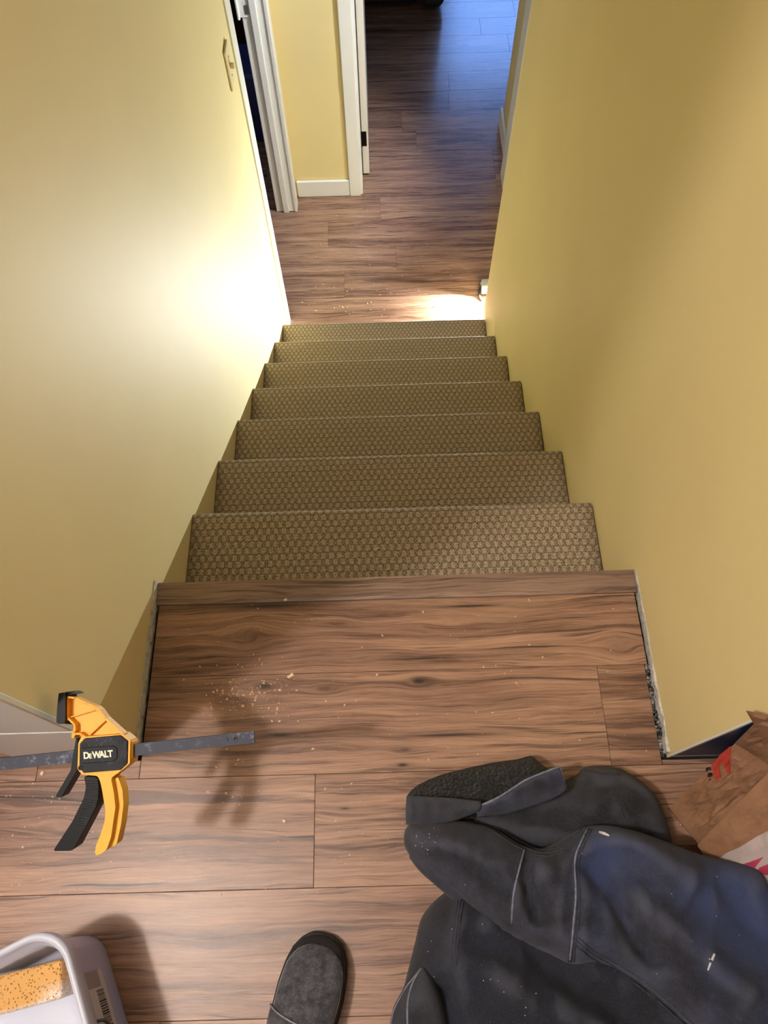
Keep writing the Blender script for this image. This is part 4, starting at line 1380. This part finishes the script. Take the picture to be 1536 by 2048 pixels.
# collar band, standing up over the lining
def band(name, top, bot, zt_, zb_, m, parent, th=0.006, rows=7, bulge=0.010):
    tl = smoothline(top, 6); bl = smoothline(bot, 6)
    n = min(len(tl), len(bl))
    bm = bmesh.new()
    G_ = []
    for i in range(n):
        f = i / (n - 1)
        zt2 = zt_[0] + (zt_[1] - zt_[0]) * f if not callable(zt_) else zt_(f); zb2 = zb_[0] + (zb_[1] - zb_[0]) * f
        A = at(*tl[i], zt2); B = at(*bl[i], zb2)
        row = []
        for k in range(rows):
            t = k / (rows - 1)
            P = A * (1 - t) + B * t
            P[2] += bulge * math.sin(math.pi * t) + 0.003 * mnoise.noise(Vector((f * 9, t * 2, zt_[0] * 50)))
            row.append(bm.verts.new(P))
        G_.append(row)
    for a, b in zip(G_[:-1], G_[1:]):
        for k in range(rows - 1):
            bm.faces.new((a[k], b[k], b[k + 1], a[k + 1]))
    edge = [tuple(r_[-1].co) for r_ in G_]; edge2 = [tuple(r_[0].co) for r_ in G_]
    o = link(name, bm, m, parent, True)
    md = o.modifiers.new('thick', 'SOLIDIFY'); md.thickness = th; md.offset = 0
    return o, edge, edge2
cb1, e_b, e_t = band('collar', [(813, 1594), (850, 1595), (900, 1598), (962, 1606)], [(812, 1646), (850, 1648), (895, 1643), (958, 1621)], (0.075, 0.085), (0.062, 0.082), CL_C, jacket)
bm = bmesh.new(); tube(bm, e_b, 0.0022, 6); link('collar_edge', bm, SEAMM, cb1, True)
cb2, e_b2, e_t2 = band('collar_flap', [(950, 1617), (1000, 1594), (1050, 1562), (1090, 1545), (1119, 1534)], [(955, 1632), (1010, 1626), (1060, 1612), (1100, 1598), (1132, 1581)], (0.086, 0.105), (0.070, 0.085), CL_B, jacket, 0.005, bulge=0.004)
bm = bmesh.new(); tube(bm, e_t2, 0.0024, 6); link('collar_edge', bm, SEAMM, cb2, True)
bm = bmesh.new(); tube(bm, [e_t2[-1], tuple((np.array(e_t2[-1]) + np.array(e_b2[-1])) / 2 + np.array((0, 0, .004))), e_b2[-1]], 0.0020, 6); link('collar_edge', bm, SEAMM, cb2, True)

# ------------------------------------------------------------------ crumpled brown paper bag
bag = thing('paper_bag', 'crumpled brown paper shopping bag with red print beside the jacket', 'paper bag', (0.56, -0.45, 0))
g = G('kraft_paper')
o_ = g.obj()
n1 = g.noise(o_, 22, 5, 0.65); n2 = g.noise(o_, 600, 2, 0.6)
c = g.ramp(n1, [(0.3, lin((128, 92, 66))), (0.7, lin((160, 120, 90)))])
c = g.mix(g.math('MULTIPLY', g.smooth(n2, 0.5, 0.7), 0.25), c, lin((120, 84, 56)))
g.put(g.b.inputs['Base Color'], c); g.set(Roughness=0.75); g.bump(n1, 0.35, 0.006)
KRAFT = g.m
REDP = plain('red_print', (170, 56, 44), 0.7, vary=0.15, scale=90)
BLKP2 = plain('black_print', (30, 24, 22), 0.6)
PINKP = plain('magenta_print', (172, 56, 86), 0.5, vary=0.15, scale=60)
WHTP = plain('white_print', (186, 172, 168), 0.5, vary=0.12, scale=40)

class Sheet:
    """paper panel between four corners, crumpled"""
    def __init__(s, a, b, c, d, amp, seed):
        s.c = [np.array(at(x, y, z)) for x, y, z in (a, b, c, d)]     # (0,0) (1,0) (1,1) (0,1)
        s.amp, s.seed = amp, seed
        n = np.cross(s.c[1] - s.c[0], s.c[3] - s.c[0]); n /= np.linalg.norm(n)
        if n @ (CAM - s.c[0]) < 0: n = -n
        s.n = n
    def flat(s, u, v):
        a, b, c, d = s.c
        return a * (1 - u) * (1 - v) + b * u * (1 - v) + c * u * v + d * (1 - u) * v
    def p(s, u, v):
        q = s.flat(u, v)
        e = min(1, 8 * min(max(u, 0), max(v, 0), max(1 - u, 0), max(1 - v, 0)))
        k = Vector((u * 2.6 + s.seed, v * 2.6, s.seed))
        z = mnoise.noise(k) + 0.6 * (1 - 2 * abs(mnoise.noise(k * 1.9))) + 0.3 * (1 - 2 * abs(mnoise.noise(k * 4.1)))
        return q + s.n * s.amp * (0.35 + 0.65 * e) * (z - 0.4) * max(0, e)
    def inv(s, px, py):
        u = v = 0.5
        for _ in range(25):
            r = np.array((px, py)) - pj(s.p(u, v))
            h_ = 1e-3
            J = np.stack([(pj(s.p(u + h_, v)) - pj(s.p(u, v))) / h_, (pj(s.p(u, v + h_)) - pj(s.p(u, v))) / h_], 1)
            try: d = np.linalg.solve(J, r)
            except np.linalg.LinAlgError: break
            u = min(1.05, max(-0.05, u + 0.7 * d[0])); v = min(1.05, max(-0.05, v + 0.7 * d[1]))
        return u, v
    def fn(s, px, py):
        u, v = s.inv(px, py)
        return s.p(u, v), s.n
    def grid(s, bm, n, u0=0, u1=1, v0=0, v1=1):
        V = [[bm.verts.new(s.p(u0 + (u1 - u0) * i / n, v0 + (v1 - v0) * j / n)) for j in range(n + 1)] for i in range(n + 1)]
        for i in range(n):
            for j in range(n):
                bm.faces.new((V[i][j], V[i + 1][j], V[i + 1][j + 1], V[i][j + 1]))
        return V
a_ = (1340, 1615, 0.012); d_ = (1403, 1694, 0.055); b_ = (1470, 1487, 0.19); e_ = (1556, 1540, 0.205)
SA = Sheet(a_, b_, e_, d_, 0.008, 3.1)
SB = Sheet((1395, 1690, 0.085), (1545, 1536, 0.245), (1690, 1660, 0.27), (1500, 1850, 0.085), 0.004, 5.7)
b2 = (1508, 1449, 0.335); e2_ = (1600, 1470, 0.345)
SR = Sheet(b_, b2, e2_, e_, 0.006, 9.2)
ST = Sheet(b2, (1492, 1422, 0.375), (1590, 1440, 0.39), e2_, 0.005, 1.3)
bm = bmesh.new()
SA.grid(bm, 34); SB.grid(bm, 40); SR.grid(bm, 10); ST.grid(bm, 8)
bmesh.ops.remove_doubles(bm, verts=bm.verts, dist=0.0012)
def quadw(pts):
    bm.faces.new([bm.verts.new(p_) for p_ in pts])
A_, B_, E_, D_ = SA.c; R1, R2 = SB.c[2], SB.c[3]; B2 = SR.c[1]; T1, T2 = ST.c[1], ST.c[2]
fl = lambda p_, z=0.003: np.array((p_[0], p_[1], z))
quadw([A_, D_, fl(D_) + np.array((.02, 0, 0)), fl(A_)])
quadw([D_, R2, fl(R2), fl(D_) + np.array((.02, 0, 0))])
quadw([R2, R1, np.array((R1[0] + .02, R1[1], .003)), fl(R2)])
wy = WY_R - 0.006
quadw([A_, B_, np.array((0.60, wy, .14)), np.array((0.62, wy, .003))])
quadw([B_, B2, np.array((B2[0] + .10, wy, .26)), np.array((0.60, wy, .14))])
quadw([R1, T2, np.array((T2[0] + .08, wy, .30)), np.array((R1[0] + .02, R1[1], .003))])
bo = link('bag_paper', bm, KRAFT, bag)
md = bo.modifiers.new('thick', 'SOLIDIFY'); md.thickness = 0.0008; md.offset = -1
def decal(name, px, S_, m, h, step=7):
    """printed patch that follows the crumpled panel"""
    q = resample(list(px) + [px[0]], step)[:-1]
    q = [tuple(x) for x in q]
    xs = [x for x, _ in q]; ys = [y for _, y in q]
    ex_ = [(x, y) for x in np.arange(min(xs), max(xs), step) for y in np.arange(min(ys), max(ys), step) if inpoly((x, y), q)]
    V, T = tri(q, (), ex_)
    bm = bmesh.new()
    solid_polys(bm, [[V[i] for i in f] for f in T], S_.fn, h)
    return link(name, bm, m, bo)
k2 = lambda pts: [(1300 + x / 6.508, 1400 + y / 6.508) for x, y in pts]
decal('printed_letter', k2([(1062, 600), (1052, 955), (1012, 950), (968, 830), (905, 850), (932, 1018), (862, 1030), (812, 850), (940, 700)]), SA, REDP, 0.0024, 3)
tx = text_mesh([('c', 0, 0, 15, 0.9), ('e', 7.4, 0, 15, 0.9), ('.', 15.0, 0, 15, 1.0)], 0.008)
t0 = np.array((1300 + 735 / 6.508, 1400 + 880 / 6.508)); td = np.array((0.30, 0.95)); tu = np.array((0.95, -0.30))
bm = bmesh.new()
solid_polys(bm, tx, lambda x, y: SA.fn(*(t0 + td * x * 1.5 + tu * y * 1.3)), 0.0026)
link('printed_text', bm, BLKP2, bo)
tx = text_mesh([('R', 0, 0, 5, 1.0)], 0.0)
t1 = np.array((1300 + 868 / 6.508, 1400 + 1045 / 6.508))
bm = bmesh.new(); solid_polys(bm, tx, lambda x, y: SA.fn(*(t1 + td * x + tu * y)), 0.0024)
link('printed_mark', bm, REDP, bo)
k3 = lambda pts: [(1340 + x / 4.571, 1600 + y / 4.571) for x, y in pts]
decal('printed_panel', k3([(420, 560), (520, 480), (640, 430), (800, 330), (1000, 230), (1100, 420), (1000, 760), (800, 900), (640, 760), (560, 640)]), SB, WHTP, 0.0016, 6)
decal('printed_shape', k3([(585, 665), (640, 590), (740, 560), (860, 515), (800, 590), (745, 680), (640, 695)]), SB, PINKP, 0.0028, 5)
decal('printed_shape', k3([(760, 675), (830, 610), (930, 570), (1010, 560), (990, 680)]), SB, PINKP, 0.0028, 5)

# ------------------------------------------------------------------ wood chips and sawdust
CHIP = plain('pale_wood_chip', (238, 208, 178), 0.8, vary=0.12, scale=200)
chips = [(581, 1352, 0.011, 0.005, 0.6, 0, 'largest pale wood chip, lying on the landing above the dark knot'),
         (486, 1412, 0.005, 0.004, 0.2, 0, 'small pale wood chip below the dust pile on the landing'),
         (571, 1200, 0.0055, 0.004, 0.3, 0.0056, 'pale wood chip on the stair nosing'),
         (85, 1547, 0.006, 0.0045, 1.0, 0, 'pale wood crumb on the floor below the clamp bar at left'),
         (568, 1642, 0.006, 0.003, -0.5, 0, 'thin wood sliver right of the clamp shadow'),
         (753, 1098, 0.011, 0.002, 0.5, -RISE + 0.001, 'pale wood sliver on the top carpeted step')]
for px, py, l_, w_, a, z, lab in chips:
    bm = bmesh.new()
    box(bm, -l_ / 2, l_ / 2, -w_ / 2, w_ / 2, 0.0002, 0.0022)
    for v in bm.verts:
        v.co.x += random.uniform(-1, 1) * l_ * 0.12; v.co.y += random.uniform(-1, 1) * w_ * 0.2; v.co.z += random.uniform(0, 1) * 0.0008
    o = link('wood_chip', bm, CHIP)
    p = at(px, py, z); o.location = (p[0], p[1], z); o.rotation_euler = (0, 0, a)
    tag(o, lab, 'wood chip', 'loose wood chips')
def dust(name, label, z, n, clusters, smin, smax, seed, ok):
    r = random.Random(seed)
    bm = bmesh.new()
    k = 0
    while k < n:
        c = r.choices(clusters, [q[4] for q in clusters])[0]
        if c[2] > 200:
            x, y = r.uniform(c[0] - c[2], c[0] + c[2]), r.uniform(c[1] - c[3], c[1] + c[3])
        else:
            x, y = r.gauss(c[0], c[2]), r.gauss(c[1], c[3])
        p = at(x, y, z)
        k += 1
        if not ok(p): continue
        s = smin + (smax - smin) * r.random() ** 4
        m4 = Matrix.Translation((p[0], p[1], z + s * 0.3)) @ Matrix.Rotation(r.random() * 6.28, 4, 'Z') @ Matrix.Diagonal((s * r.uniform(.6, 1.8), s * r.uniform(.5, 1), s * 0.5, 1))
        bmesh.ops.create_cone(bm, cap_ends=True, segments=4, radius1=1, radius2=0.4, depth=1.0, matrix=m4)
    return tag(link(name, bm, CHIP), label, 'sawdust', kind='stuff')
dust('sawdust', 'pale sawdust and tiny wood crumbs scattered over the upper wood floor', 0.0002, 950,
     [(768, 1500, 760, 300, 5), (490, 1385, 42, 26, 4.0), (560, 1190, 35, 12, 0.5), (60, 1600, 90, 90, 1.2), (470, 1560, 40, 40, 0.7)], 0.0005, 0.0024, 4,
     lambda p: p[1] < -0.047 and (abs(p[0]) < 0.435 or p[1] < -0.35) and not (p[0] > 0.43 and p[1] > -0.36))
dust('sawdust', 'sawdust on the lower hall wood floor at the foot of the stairs', LZ + 0.0002, 420,
     [(700, 600, 70, 25, 3), (720, 520, 90, 40, 2), (760, 460, 120, 60, 1)], 0.0006, 0.0028, 5,
     lambda p: 1.88 < p[1] < 3.0 and -0.42 < p[0] < 0.44)
